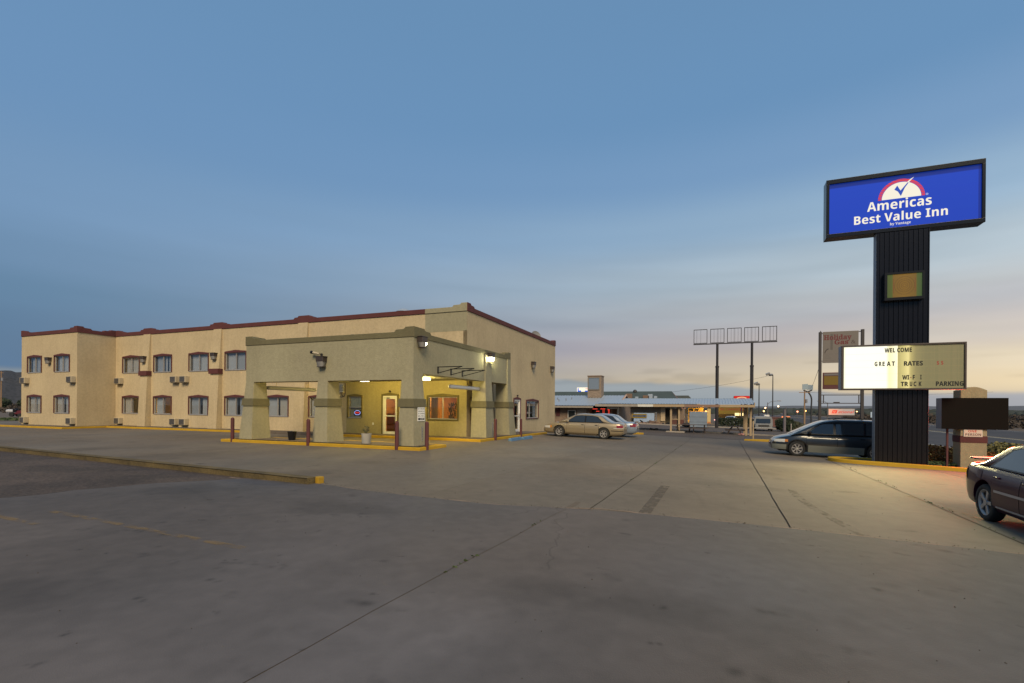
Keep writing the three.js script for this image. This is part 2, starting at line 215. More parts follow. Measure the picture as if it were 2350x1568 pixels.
{
  // far lot: three-metre concrete lanes, running slightly askew, with open joints over a dark bed
  const lot = new THREE.Group(); lot.name = 'parking_lot'; lot.userData.kind = 'structure'; scene.add(lot);
  mesh('joint_bed', sheet(range(-46, 25.6, 72), range(-15.2, 13.7, 29), -0.004), K.joint, lot);
  const tones = [tint(K.far, 1, 0.0), tint(K.far, 0.955, 0.012), tint(K.far, 1.035, -0.01), tint(K.far, 0.985, 0.02)];
  for (let k = -19; k <= 5; k++) {
    const a = 9.6 + 3 * k, gap = k >= 0 && k <= 2 ? 0.013 : 0.004, wb = (x, z) => 0.02 * (vn(z * 1.3, x, 999, 999, 12) - 0.5) + (14 - z) * 0.024;
    const zs = range(-15.4, 15.1, 62), n = 6, xs = range(0, 1, n);
    mesh('concrete_slab', sheet(xs, zs, 0.012, (t, z) => mix(a + gap, a + 3 - gap, t) + wb(t < 0.5 ? k : k + 1, z)), tones[((k * 7) % 4 + 4) % 4], lot);
  }
  // older grey slab in the foreground
  const old = new THREE.Group(); old.name = 'driveway_slab'; old.userData.kind = 'structure'; scene.add(old);
  const near = (xa, xb, m) => { const xs = range(0, 1, 26), ts = range(0, 1, 34), p = [], uv = [], idx = [], nx = xs.length;
    for (const t of ts) for (const s of xs) { const z0 = mix(14, 42, t * t), x = mix(xa(z0), xb(z0), s), z = mix(zSeam(x), 42, t * t); p.push(x, gy(x, z) + 0.022, z); uv.push(x, z); }
    for (let j = 0; j < ts.length - 1; j++) for (let i = 0; i < nx - 1; i++) { const a = j * nx + i; idx.push(a, a + nx, a + 1, a + 1, a + nx, a + nx + 1); }
    const g = new THREE.BufferGeometry(); g.setAttribute('position', new THREE.Float32BufferAttribute(p, 3)); g.setAttribute('uv', new THREE.Float32BufferAttribute(uv, 2)); g.setIndex(idx); g.computeVertexNormals(); return mesh('concrete_slab', g, m, old); };
  const eL = (z) => { const k = [[14, 1.9], [14.4, 1.65], [15.24, 0.95], [16.25, 0.55], [17.15, 0.46], [17.8, 0.22], [22, -0.3], [42, -1]]; let i = 0; while (i < k.length - 2 && z > k[i + 1][0]) i++; return mix(k[i][1], k[i + 1][1], Math.max(0, (z - k[i][0]) / (k[i + 1][0] - k[i][0]))) + 0.16 * (vn(z * 2.2, 5, 999, 999, 14) - 0.5); };
  const j1 = (z) => 9.27 - (z - 14) * 0.055 + 0.05 * (vn(z * 1.5, 1, 999, 999, 15) - 0.5);
  near(eL, (z) => j1(z) - 0.005, K.near); near((z) => j1(z) + 0.005, (z) => 40, tint(K.near, 1.03));
  mesh('joint_bed', sheet([0, 1], range(13.6, 42, 60), 0.0165, (t, z) => j1(z) - 0.05 + 0.1 * t), tint(K.joint, 1.9), old);
  // dirt caught along the seam between the two pours
  mesh('seam_dirt', (() => { const xs = range(1.5, 30, 190), p = [], idx = []; xs.forEach((x, i) => { const w = 0.012 + 0.05 * vn(x * 2.7, 9, 999, 999, 18); for (const o of [-w, 0.012]) p.push(x, gy(x, zSeam(x)) + 0.0175, zSeam(x) + o); if (i) { const a = 2 * i - 2; idx.push(a, a + 1, a + 2, a + 2, a + 1, a + 3); } }); const g = new THREE.BufferGeometry(); g.setAttribute('position', new THREE.Float32BufferAttribute(p, 3)); g.setIndex(idx); g.computeVertexNormals(); return ni(g); })(), tint(K.joint, 3.6, 0.1), old);
  // coarse dark asphalt on the left behind the low kerb
  const kz = (x) => 14.28 + (x - 3.84) * 0.081;
  const as = struct(mesh('asphalt_patch', (() => { const xs = range(-46, 3.4, 50), ts = range(0, 1, 24), p = [], uv = [], idx = [], nx = xs.length; for (const t of ts) for (const x of xs) { const z = mix(kz(x) + 0.02, 42, t * t); p.push(x, gy(x, z) + 0.017, z); uv.push(x, z); } for (let j = 0; j < ts.length - 1; j++) for (let i = 0; i < nx - 1; i++) { const a = j * nx + i; idx.push(a, a + nx, a + 1, a + 1, a + nx, a + nx + 1); } const g = new THREE.BufferGeometry(); g.setAttribute('position', new THREE.Float32BufferAttribute(p, 3)); g.setAttribute('uv', new THREE.Float32BufferAttribute(uv, 2)); g.setIndex(idx); g.computeVertexNormals(); return g; })(), K.asph));
  tag(mesh('parking_kerb', kerb([[3.84, 14.28], [-2, 13.81], [-11.35, 13.05], [-30, 11.54], [-46, 10.25]], -0.2, 0.15), K.yellowOld), 'long low concrete kerb with faded yellow paint beside the dark asphalt', 'kerb');
  tag(mesh('kerb_end', [R(0.16, 0.155, 0.163, 0.02, 3.85, gy(3.8, 14.2) + 0.073, 14.2, -0.08)], tint(K.yellow, 0.75)), 'bright yellow painted tip of the long low kerb', 'kerb');
  // worn paint and rubber on the lot
  const worn = (th, s) => { const t = tex(256, (u, v) => sm(th - 0.12, th + 0.3, fbm(u, v, 12, 5, s)), 1.6); return t; };
  const faded = mat(0.30, 0.185, 0.055, 0.8, { alphaMap: worn(0.44, 601), transparent: true, opacity: 0.38 }), rubber = mat(0.10, 0.078, 0.06, 0.85, { alphaMap: worn(0.30, 611), transparent: true, opacity: 0.5 });
  const stripe = (n, pts, w, dy, m, parent) => mesh(n, (() => { const p = [], uv = [], idx = []; pts.forEach(([x, z, k = 1], i) => { const a = pts[Math.max(0, i - 1)], b = pts[Math.min(pts.length - 1, i + 1)], l = Math.hypot(b[0] - a[0], b[1] - a[1]), nx = -(b[1] - a[1]) / l, nz = (b[0] - a[0]) / l; for (const s of [-1, 1]) { p.push(x + nx * s * w * k / 2, gy(x, z) + dy, z + nz * s * w * k / 2); uv.push(x + nx * s * w, z + nz * s * w); } if (i) { const q = 2 * i - 2; idx.push(q, q + 1, q + 2, q + 2, q + 1, q + 3); } }); const g = new THREE.BufferGeometry(); g.setAttribute('position', new THREE.Float32BufferAttribute(p, 3)); g.setAttribute('uv', new THREE.Float32BufferAttribute(uv, 2)); g.setIndex(idx); g.computeVertexNormals(); return g; })(), m, parent);
  const line = (a, b, n = 12) => range(0, 1, n).map((t) => [mix(a[0], b[0], t), mix(a[1], b[1], t)]);
  stripe('parking_line', line([2.37, 18.02], [6.6, 18.25]), 0.1, 0.027, faded, old);
  stripe('parking_line', line([0.6, 18.46], [3.15, 18.55]), 0.1, 0.027, faded, old);
  stripe('parking_line', line([15.62, 8.4], [16.0, 11.9]), 0.1, 0.017, faded, lot);
  stripe('tyre_mark', line([10.48, 13.95], [10.53, 10.55]), 0.2, 0.018, rubber, lot);
  stripe('tyre_mark', range(0, 1, 16).map((t) => [13.55 - 0.35 * Math.sin(t * 2), mix(13.8, 9.2, t)]), 0.16, 0.018, mat(0.12, 0.095, 0.07, 0.85, { alphaMap: worn(0.45, 621), transparent: true, opacity: 0.5 }), lot);
}
// ---------------------------------------------------------------- walkways and painted kerbs round the motel
{
  const walk = new THREE.Group(); walk.name = 'sidewalk'; walk.userData.kind = 'structure'; scene.add(walk);
  const top = 0.13;
  const pad = (x0, x1, z0, z1) => mesh('paving_slab', sheet(range(x0, x1, Math.max(1, Math.round(x1 - x0))), range(z0, z1, Math.max(1, Math.round(z1 - z0))), top), K.walk, walk);
  for (let k = 0; k < 10; k++) { const a = -27.3 + k * 2.02; pad(a + 0.008, a + 2.012, -0.05, 1.0); }
  for (let k = 0; k < 6; k++) { const a = -7.1 + k * 1.4; pad(a + 0.006, a + 1.394, -0.05, 1.24); }
  for (let k = 0; k < 5; k++) pad(0.0, 1.22, -0.06 - k * 1.7, -1.74 - k * 1.7);
  for (let k = 0; k < 5; k++) { const a = -36.5 + k * 1.82; pad(a + 0.008, a + 1.81, 2.3, 3.5); }
  pad(-28.44, -27.38, 0.0, 3.5);
  pad(-28.44, -27.3, -0.04, 0.99);
  const kb = (n, pts, label) => tag(mesh(n, kerb(pts, 0.16, top + 0.002), K.yellow), label, 'kerb');
  kb('painted_kerb', [[-36.6, 3.66], [-27.24, 3.66], [-27.24, 1.16], [-13.2, 1.16]], 'yellow kerb along the walkway of the cream motel wings');
  tag(mesh('plain_kerb', kerb([[-13.2, 1.16], [-7.1, 1.16], [-7.1, 1.4]], 0.16, top + 0.002), K.walk), 'unpainted concrete kerb of the walkway seen through the left canopy opening', 'kerb');
  kb('painted_kerb', [[-7.1, -0.02], [-7.1, 1.4], [1.38, 1.4], [1.38, -8.5]].slice(1), 'yellow kerb in front of the lobby door, turning the corner');
  // island that carries the front columns of the canopy
  const isl = new THREE.Group(); isl.name = 'canopy_island'; isl.userData.kind = 'structure'; scene.add(isl);
  mesh('paving_slab', sheet(range(-8.36, 1.34, 10), range(5.22, 6.56, 2), 0.142), K.walk, isl);
  kb('island_kerb', [[-8.5, 5.08], [-8.5, 6.7], [1.48, 6.7], [1.48, 5.08], [-8.5, 5.08]], 'yellow kerb round the island under the front columns of the canopy');
}
// ---------------------------------------------------------------- motel building
const motel = thing('motel_building', 'two-storey cream stucco motel with maroon parapet and battered pilasters', 'building');
const curtainM = [mat(0.34, 0.34, 0.37, 0.9), mat(0.26, 0.27, 0.31, 0.9), mat(0.36, 0.33, 0.31, 0.9)];
function drape(x0, x1, y0, y1, z, amp = 0.025, per = 0.11) {
  const n = Math.max(4, Math.round((x1 - x0) / per) * 4), p = [], idx = [];
  for (let i = 0; i <= n; i++) { const x = mix(x0, x1, i / n), dz = amp * Math.sin((i / 4) * 2 * Math.PI + Math.sin(i * 1.7) * 0.7) * (0.7 + 0.3 * Math.sin(i * 0.9)); p.push(x, y0, z + dz * 1.15, x, y1, z + dz * 0.7); if (i) { const a = 2 * i - 2; idx.push(a, a + 1, a + 2, a + 2, a + 1, a + 3); } }
  const g = new THREE.BufferGeometry(); g.setAttribute('position', new THREE.Float32BufferAttribute(p, 3)); g.setIndex(idx); g.computeVertexNormals(); return ni(g);
}
// window unit: opening w x h whose lower left corner is the group's origin, wall face at z = 0, wall behind at z < 0
function windowUnit(parent, x, y, z, ry, w, h, o = {}) {
  const g = part('window', parent, x, y, z, ry), t = 0.05, peak = o.peak ?? 0.17, side = o.side ?? 0.08, tm = o.trim || K.maroon;
  if (o.trim !== null) {
    const outer = [[-t, o.foot ? -0.05 : 0], [-t, h + side], [w / 2, h + peak], [w + t, h + side], [w + t, o.foot ? -0.05 : 0]];
    const inner = o.foot ? [rect(0, w, 0, h)] : [];
    mesh('window_trim', o.foot ? ext(outer, inner, 0.06, 0.0, 0.006) : ext([[-t, 0], [-t, h + side], [w / 2, h + peak], [w + t, h + side], [w + t, 0], [w, 0], [w, h], [0, h], [0, 0]], [], 0.06, 0.0, 0.006), tm, g);
  }
  const s = 0.045, bars = [X(0, w, 0, s, -0.1, -0.03), X(0, w, h - s, h, -0.1, -0.03), X(0, s, s, h - s, -0.1, -0.03), X(w - s, w, s, h - s, -0.1, -0.03)];
  if (o.hung) bars.push(X(s, w - s, h * 0.47, h * 0.47 + 0.06, -0.095, -0.02)); else bars.push(X(w * (o.mull ?? 0.5) - 0.028, w * (o.mull ?? 0.5) + 0.028, s, h - s, -0.09, -0.025));
  bars.push(XR(-0.01, w + 0.01, -0.03, 0.012, -0.06, 0.035, 0.008));
  mesh('sash', bars, K.alu, g);
  if (o.hung) { mesh('pane', X(s, w - s, s, h * 0.47, -0.062, -0.06), K.pane, g); mesh('pane', X(s, w - s, h * 0.47 + 0.06, h - s, -0.07, -0.068), K.pane, g); }
  else { const m = w * (o.mull ?? 0.5); mesh('pane', X(s, m - 0.028, s, h - s, -0.062, -0.06), K.pane, g); mesh('pane', X(m + 0.028, w - s, s, h - s, -0.072, -0.07), K.pane, g); }
  for (const [a, b, k = 0] of o.drapes || []) mesh('curtain', drape(a * w, b * w, 0.02, h - 0.02, -0.17, 0.02 + 0.012 * rnd(), rr(0.085, 0.13)), curtainM[k], g);
  return g;
}
const FRONT_W = [], rect4 = (x, y, w, h) => rect(x, x + w, y, y + h);
// window positions along the front wall: [left, width]
const UP = [[-27.6, 1.8], [-24.2, 1.8], [-20.63, 1.8], [-17.25, 1.8]], LO = [...UP, [-13.7, 1.75], [-10.3, 1.75]];
{
  const Y1 = 6.62, H0 = -0.2, th = 0.22;
  const holes = [...UP.map(([x, w]) => rect4(x, 3.97, w, 1.1)), ...LO.map(([x, w]) => rect4(x, 1.1, w, 1.14))];
  mesh('front_wall', ext([[-28.45, H0], [-7.6, H0], [-7.6, 3.3], [-0.001, 3.3], [-0.001, Y1], [-28.45, Y1]], holes, th, -th), K.cream, motel);
  mesh('lobby_wall', ext([[-7.6, H0], [-5.1, H0], [-5.1, 2.33], [-4.18, 2.33], [-4.18, H0], [-0.001, H0], [-0.001, 3.3], [-7.6, 3.3]], [rect4(-7.46, 1.1, 0.92, 1.18), rect4(-2.27, 1.1, 1.76, 1.16)], th, -th + 0.004), K.oliveLobby, motel);
  // right-hand wall, faces +x
  const rw = at(ext([[0, H0], [6.45, H0], [6.45, 2.25], [7.5, 2.25], [7.5, H0], [15.2, H0], [15.2, Y1], [0, Y1]], [rect4(8.65, 1.02, 2.45, 1.16), rect4(0.5, 1.1, 0.5, 1.1)], th, -th), 0, 0, 0, Math.PI / 2);
  mesh('side_wall', rw, K.cream, motel);
  // left wing
  const WL = -35.25, WZ = 2.35, wh = [[-34.4, 1.72], [-31.05, 1.75]];
  mesh('wing_wall', [ext(rect(WL, -28.45, H0, Y1), wh.flatMap(([x, w]) => [rect4(x, 3.97, w, 1.1), rect4(x, 1.1, w, 1.14)]), th, WZ - th), X(-28.45 - th, -28.452, H0, Y1, -0.0, WZ - th - 0.001), X(WL, WL + th, H0, Y1, -14, WZ - th - 0.001)], K.cream, motel);
  mesh('back_wall', [X(WL, -0.001, H0, Y1, -15.2, -15.0), X(-28.9, -28.7, H0, Y1, -15, 0), X(-7.7, -7.5, H0, 3.1, -5, -0.23)], K.cream, motel);
  mesh('roof', [X(WL + 0.1, -28.7, 6.3, 6.42, -15, WZ - 0.3), X(-28.69, -0.25, 6.3, 6.42, -15, -0.25)], K.roofTar, motel);
  mesh('upper_floor', [X(WL + 0.25, -28.7, 3.3, 3.42, -15, WZ - 0.25), X(-28.68, -7.75, 3.3, 3.42, -15, -0.25), X(-7.75, -0.25, 3.12, 3.24, -15, -0.25), X(-28, -7.75, 0, 0.1, -15, -0.25)], K.ceil, motel);
  const back = mat(0.22, 0.2, 0.18, 0.9);
  mesh('room_wall', [X(WL + 0.3, -28.75, 0, 6.2, 0.2, 0.3), X(-28.6, -7.75, 0, 6.2, -3.6, -3.5), ...[-21.2, -14.2].map((x) => X(x, x + 0.1, 0, 6.2, -3.5, -0.25))], back, motel);
  // parapet: painted band with stepped crests over the pilasters and corners
  const bz = 0.05;
  const crest = (x, half) => { const s = 0.24 * half; return s; };
  const prof = (x0, x1, crests) => { let p = [[x0, 6.62]], top = []; const y = 6.87;
    const c = crests.slice().sort((a, b) => a[0] - b[0]); let pts = [[x0, y]];
    for (const [cx, h1, h2] of c) pts.push([cx - h2 - 0.06, y], [cx - h2, y + 0.05], [cx - h2 + 0.02, y + 0.09], [cx - h1 - 0.05, y + 0.10], [cx - h1, y + 0.14], [cx - h1 + 0.03, y + 0.18], [cx + h1 - 0.03, y + 0.18], [cx + h1, y + 0.14], [cx + h1 + 0.05, y + 0.10], [cx + h2 - 0.02, y + 0.09], [cx + h2, y + 0.05], [cx + h2 + 0.06, y]);
    pts.push([x1, y]); pts = pts.filter(([x]) => x >= x0 - 1e-6 && x <= x1 + 1e-6); if (c.length && c[0][0] <= x0 + 0.01) pts[0] = [x0, y + 0.18]; if (c.length && c[c.length - 1][0] >= x1 - 0.01) pts[pts.length - 1] = [x1, y + 0.18];
    return [[x1, 6.62], [x0, 6.62], ...[]].concat(pts.sort((a, b) => a[0] - b[0])); };
  const pil = [-24.9, -17.92, -10.77];
  mesh('parapet', [ext(prof(-28.45, -2.47, [[-28.45, 0.35, 0.75], ...pil.map((x) => [x, 0.42, 0.72])]), [], 0.34, -0.29, 0.012), ext(prof(WL, -28.398, [[WL, 0.3, 0.62], [-28.398, 0.36, 0.8]]), [], 0.34, WZ - 0.29, 0.012),
    at(ext(prof(-WZ, 0, [[-WZ, 0.36, 0.8], [0, 0.35, 0.75]]), [], 0.34, -0.17, 0.012), -28.57, 0, -0.0, Math.PI / 2), at(ext(prof(-0.03, 15.2, [[-0.03, 0.36, 0.74], [15.2, 0.34, 0.6]]), [], 0.34, -0.29, 0.012), 0, 0, 0, Math.PI / 2)], K.maroonS, motel);
  mesh('parapet', ext(prof(-2.47, -0.0, [[-0.0, 0.36, 0.8]]), [], 0.34, -0.288, 0.012), K.olive, motel).userData.label = 'olive overpainted end of the parapet';
  mesh('paint_patch', X(-2.47, -0.003, 5.63, 6.62, -0.01, 0.005), K.olive, motel).userData.label = 'olive square of paint at the upper corner';
  // battered pilasters with maroon band
  for (const x of pil) {
    const g = part('pilaster', motel, x, 0, 0), w = 0.36, wb = 0.4;
    const prism = (y0, y1, d0, d1, a, b) => { const p = [[-a, y0, -0.02], [a, y0, -0.02], [a, y0, d0], [-a, y0, d0], [-b, y1, -0.02], [b, y1, -0.02], [b, y1, d1], [-b, y1, d1]], f = [[0, 3, 7, 4], [3, 2, 6, 7], [2, 1, 5, 6], [4, 7, 6, 5], [0, 1, 2, 3]], q = []; for (const [i, j, k, l] of f) for (const n of [i, j, k, i, k, l]) q.push(...p[n]); const gg = new THREE.BufferGeometry(); gg.setAttribute('position', new THREE.Float32BufferAttribute(q, 3)); gg.computeVertexNormals(); return ni(gg); };
    mesh('shaft', [prism(-0.2, 3.74, 0.44, 0.26, wb, 0.375), prism(4.06, 6.62, 0.24, 0.07, 0.37, w)], K.cream, g);
    mesh('band', prism(3.74, 4.06, 0.36, 0.35, 0.43, 0.43), K.maroonS, g);
  }
  // windows
  const dr = [[[0.1, 0.52, 0], [0.5, 0.98, 0]], [[0.08, 0.48, 1], [0.52, 0.66, 1], [0.72, 0.98, 1]], [[0.06, 0.48, 0], [0.5, 0.97, 0]], [[0.03, 0.47, 0], [0.5, 0.98, 1]]];
  UP.forEach(([x, w], i) => windowUnit(motel, x, 3.97, 0, 0, w, 1.1, { drapes: dr[i] }));
  const dl = [[[0.02, 0.5, 2]], [[0.03, 0.5, 0]], [[0.02, 0.5, 1], [0.6, 0.97, 0]], [[0.02, 0.5, 0], [0.62, 0.98, 1]], [[0.02, 0.48, 0], [0.54, 0.97, 2]], [[0.02, 0.5, 0], [0.5, 0.9, 0]]];
  LO.forEach(([x, w], i) => windowUnit(motel, x, 1.1, 0, 0, w, 1.14, { drapes: dl[i] }));
  wh.forEach(([x, w], i) => { windowUnit(motel, x, 3.97, WZ, 0, w, 1.1, { drapes: i ? [[0.12, 0.5, 0], [0.5, 0.97, 0]] : [[0.15, 0.5, 1], [0.5, 0.98, 1]] }); windowUnit(motel, x, 1.1, WZ, 0, w, 1.14, { drapes: i ? [[0.03, 0.5, 2], [0.6, 0.97, 0]] : [[0.02, 0.5, 2], [0.53, 0.97, 2]] }); });
  windowUnit(motel, 0, 1.02, -8.65, Math.PI / 2, 2.45, 1.16, { foot: true, mull: 0.32, drapes: [[0.02, 0.2, 0], [0.72, 0.98, 1]] });
  windowUnit(motel, 0, 1.1, -0.5, Math.PI / 2, 0.5, 1.1, { foot: true, peak: 0.12, drapes: [[0.02, 0.98, 1]] });
  windowUnit(motel, -7.46, 1.1, 0.004, 0, 0.92, 1.18, { trim: K.darkOlive, hung: true, peak: 0.15, drapes: [[0.02, 0.98, 1]] });
  windowUnit(motel, -2.27, 1.1, 0.004, 0, 1.76, 1.16, { trim: K.darkOlive, foot: true, drapes: [] });
  // glazed doors
  const door = (x, y, z, ry, w, h, tm) => {
    const g = part('door', motel, x, y, z, ry);
    mesh('door_frame', [X(0, 0.055, 0, h, -0.12, 0.02), X(w - 0.055, w, 0, h, -0.12, 0.02), X(0.055, w - 0.055, h - 0.07, h, -0.12, 0.02)], K.white, g);
    mesh('door_leaf', [X(0.06, 0.15, 0.01, h - 0.075, -0.08, -0.03), X(w - 0.15, w - 0.06, 0.01, h - 0.075, -0.08, -0.03), X(0.15, w - 0.15, 0.01, 0.17, -0.08, -0.03), X(0.15, w - 0.15, h - 0.17, h - 0.075, -0.08, -0.03), X(0.15, w - 0.15, 0.98, 1.04, -0.075, -0.02)], K.white, g);
    mesh('pane', X(0.15, w - 0.15, 0.17, 0.98, -0.058, -0.054), K.pane, g); mesh('pane', X(0.15, w - 0.15, 1.04, h - 0.17, -0.058, -0.054), K.pane, g);
    mesh('handle', [rod(V(w - 0.13, 0.86, 0.02), V(w - 0.13, 1.16, 0.02), 0.014), rod(V(w - 0.13, 0.88, 0.02), V(w - 0.13, 0.88, -0.04), 0.01), rod(V(w - 0.13, 1.14, 0.02), V(w - 0.13, 1.14, -0.04), 0.01)], K.steel, g);
    mesh('door_trim', ext([[-0.09, 0], [-0.09, h + 0.09], [w / 2, h + 0.17], [w + 0.09, h + 0.09], [w + 0.09, 0], [w, 0], [w, h], [0, h], [0, 0]], [], 0.05, 0, 0.006), tm, g);
    mesh('closer', R(0.2, 0.05, 0.05, 0.01, w * 0.35, h - 0.12, 0.0), K.steel, g);
  };
  door(-5.1, 0.22, 0.004, 0, 0.92, 2.1, K.darkOlive);
  door(0, 0.19, -6.45, Math.PI / 2, 1.05, 2.05, K.maroon);
  mesh('room_wall', [X(-0.9, -0.8, 0, 3.1, -9, -6), X(-3.4, -0.22, 0, 3.1, -9.1, -9), X(-4.2, -0.22, 0.12, 0.2, -12, -0.22)], back, motel);
}
// ---------------------------------------------------------------- lobby behind the glass: warm lamp-lit room
{
  const g = part('lobby_interior', motel);
  const wall = mat(0.62, 0.36, 0.12, 0.9), panel = mat(0.33, 0.12, 0.03, 0.6), wood = mat(0.36, 0.17, 0.04, 0.5, { map: T.mott }), pale = mat(0.66, 0.52, 0.30, 0.9);
  mesh('lobby_wall_lining', [X(-7.45, -0.25, 0.1, 3.1, -4.4, -4.3), X(-3.0, -2.94, 0.1, 3.1, -4.3, -2.2), X(-7.5, -7.4, 0.1, 3.1, -4.3, -0.24), X(-0.3, -0.24, 0.1, 3.1, -4.3, -0.24)], wall, g);
  mesh('floor', X(-7.4, -0.3, 0.1, 0.2, -4.3, -0.22), mat(0.22, 0.12, 0.05, 0.6), g);
  mesh('ceiling', X(-7.4, -0.3, 3.06, 3.11, -4.3, -0.24), pale, g);
  mesh('front_desk', [X(-6.1, -4.1, 0.2, 1.28, -2.2, -1.7), X(-6.2, -4.0, 1.28, 1.34, -2.3, -1.6)], wood, g);
  mesh('cupboard', X(-6.3, -5.35, 1.34, 2.9, -4.3, -3.9), panel, g);
  mesh('picture', [X(-4.95, -4.7, 1.45, 1.75, -4.3, -4.27)], mat(0.25, 0.16, 0.08), g);
  for (const [a, b] of [[-2.25, -1.85], [-0.72, -0.42]]) mesh('curtain', drape(a, b, 1.02, 2.3, -0.3, 0.03, 0.1), mat(0.20, 0.11, 0.06, 0.9), g);
  // house plant in the big window
  const lv = []; for (let i = 0; i < 90; i++) { const a = rr(0, 6.28), r = rr(0.05, 0.28), y = rr(0.95, 1.95); lv.push(at(new THREE.PlaneGeometry(0.05, 0.17), -1.25 + Math.cos(a) * r, y, -0.75 + Math.sin(a) * r * 0.6, a, rr(-0.9, 0.4))); }
  mesh('house_plant', [...lv, rod(V(-1.25, 0.7, -0.75), V(-1.25, 1.9, -0.75), 0.012), C(0.16, 0.12, 0.3, -1.25, 0.75, -0.75)], mat(0.07, 0.055, 0.02, 0.9), g);
  mesh('lobby_lamp', at(new THREE.SphereGeometry(0.055, 12, 8), -1.12, 2.02, -1.6), glow(1, 0.62, 0.2, 6), g);
  mesh('ceiling_lamp', XR(-4.9, -4.5, 2.98, 3.05, -3.1, -2.7, 0.02), glow(1, 0.7, 0.32, 5), g);
  const l1 = new THREE.PointLight(rgb(1, 0.6, 0.2), 6); l1.name = 'lobby_lamp'; l1.position.set(-1.12, 2.02, -1.6); l1.shadow.radius = 4; l1.castShadow = true;
  const l2 = new THREE.PointLight(rgb(1, 0.62, 0.24), 15); l2.name = 'ceiling_lamp'; l2.position.set(-4.7, 2.94, -2.9); l2.shadow.radius = 6; l2.castShadow = true;
  scene.add(l1, l2);
  // bedside lamp in the second ground-floor room
  mesh('bedroom_wall', X(-26.2, -22.6, 0.1, 3.2, -1.7, -1.6), mat(0.55, 0.36, 0.10, 0.9), g);
  mesh('bedside_lamp', [C(0.045, 0.085, 0.14, -23.3, 1.5, -0.8)], glow(1, 0.5, 0.14, 4), g);
  mesh('lamp_base', [C(0.015, 0.03, 0.3, -23.3, 1.28, -0.8), XR(-23.6, -23.05, 0.2, 1.13, -1.2, -0.6)], wood, g);
  const l3 = new THREE.PointLight(rgb(1, 0.6, 0.14), 3); l3.name = 'bedside_lamp'; l3.position.set(-23.3, 1.5, -0.8); l3.shadow.radius = 3; l3.castShadow = true; scene.add(l3);
}
// neon OPEN sign inside the hung window
function canvasTex(w, h, f, srgb = true) { const c = document.createElement('canvas'); c.width = w; c.height = h; const x = c.getContext('2d'); f(x, w, h); const t = new THREE.CanvasTexture(c); if (srgb) t.colorSpace = THREE.SRGBColorSpace; return t; }
function face(name, w, h, x, y, z, m, parent, ry = 0) { const o = new THREE.Mesh(at(new THREE.PlaneGeometry(w, h), x, y, z, ry), m); o.name = parent === scene ? numbered(name) : name; o.receiveShadow = true; parent.add(o); return o; }
{
  const t = canvasTex(256, 160, (c, w, h) => { c.fillStyle = '#000'; c.fillRect(0, 0, w, h); c.lineWidth = 13; c.strokeStyle = '#3a62ff'; c.beginPath(); c.ellipse(w / 2, h / 2, 112, 66, 0, 0, 7); c.stroke(); c.lineWidth = 6; c.strokeStyle = '#e9ecff'; c.beginPath(); c.ellipse(w / 2, h / 2, 112, 66, 0, 0, 7); c.stroke(); c.fillStyle = '#ff3a2c'; c.font = 'bold 62px sans-serif'; c.textAlign = 'center'; c.textBaseline = 'middle'; c.fillText('OPEN', w / 2, h / 2 + 2); });
  const s = thing('open_sign', 'small glowing oval OPEN sign in the lower pane of the office window', 'sign', [-6.93, 1.38, -0.115]);
  mesh('backing', at(new THREE.CylinderGeometry(0.23, 0.23, 0.02, 32), 0, 0, -0.012, 0, Math.PI / 2).scale(1, 0.62, 1), K.black, s);
  face('neon_face', 0.46, 0.29, 0, 0, 0.004, new THREE.MeshStandardMaterial({ color: 0x000000, emissive: 0xffffff, emissiveMap: t, emissiveIntensity: 1.6 }), s);
  mesh('cord', rod(V(0, 0.12, -0.02), V(0.02, 0.62, -0.02), 0.004), K.black, s);
}
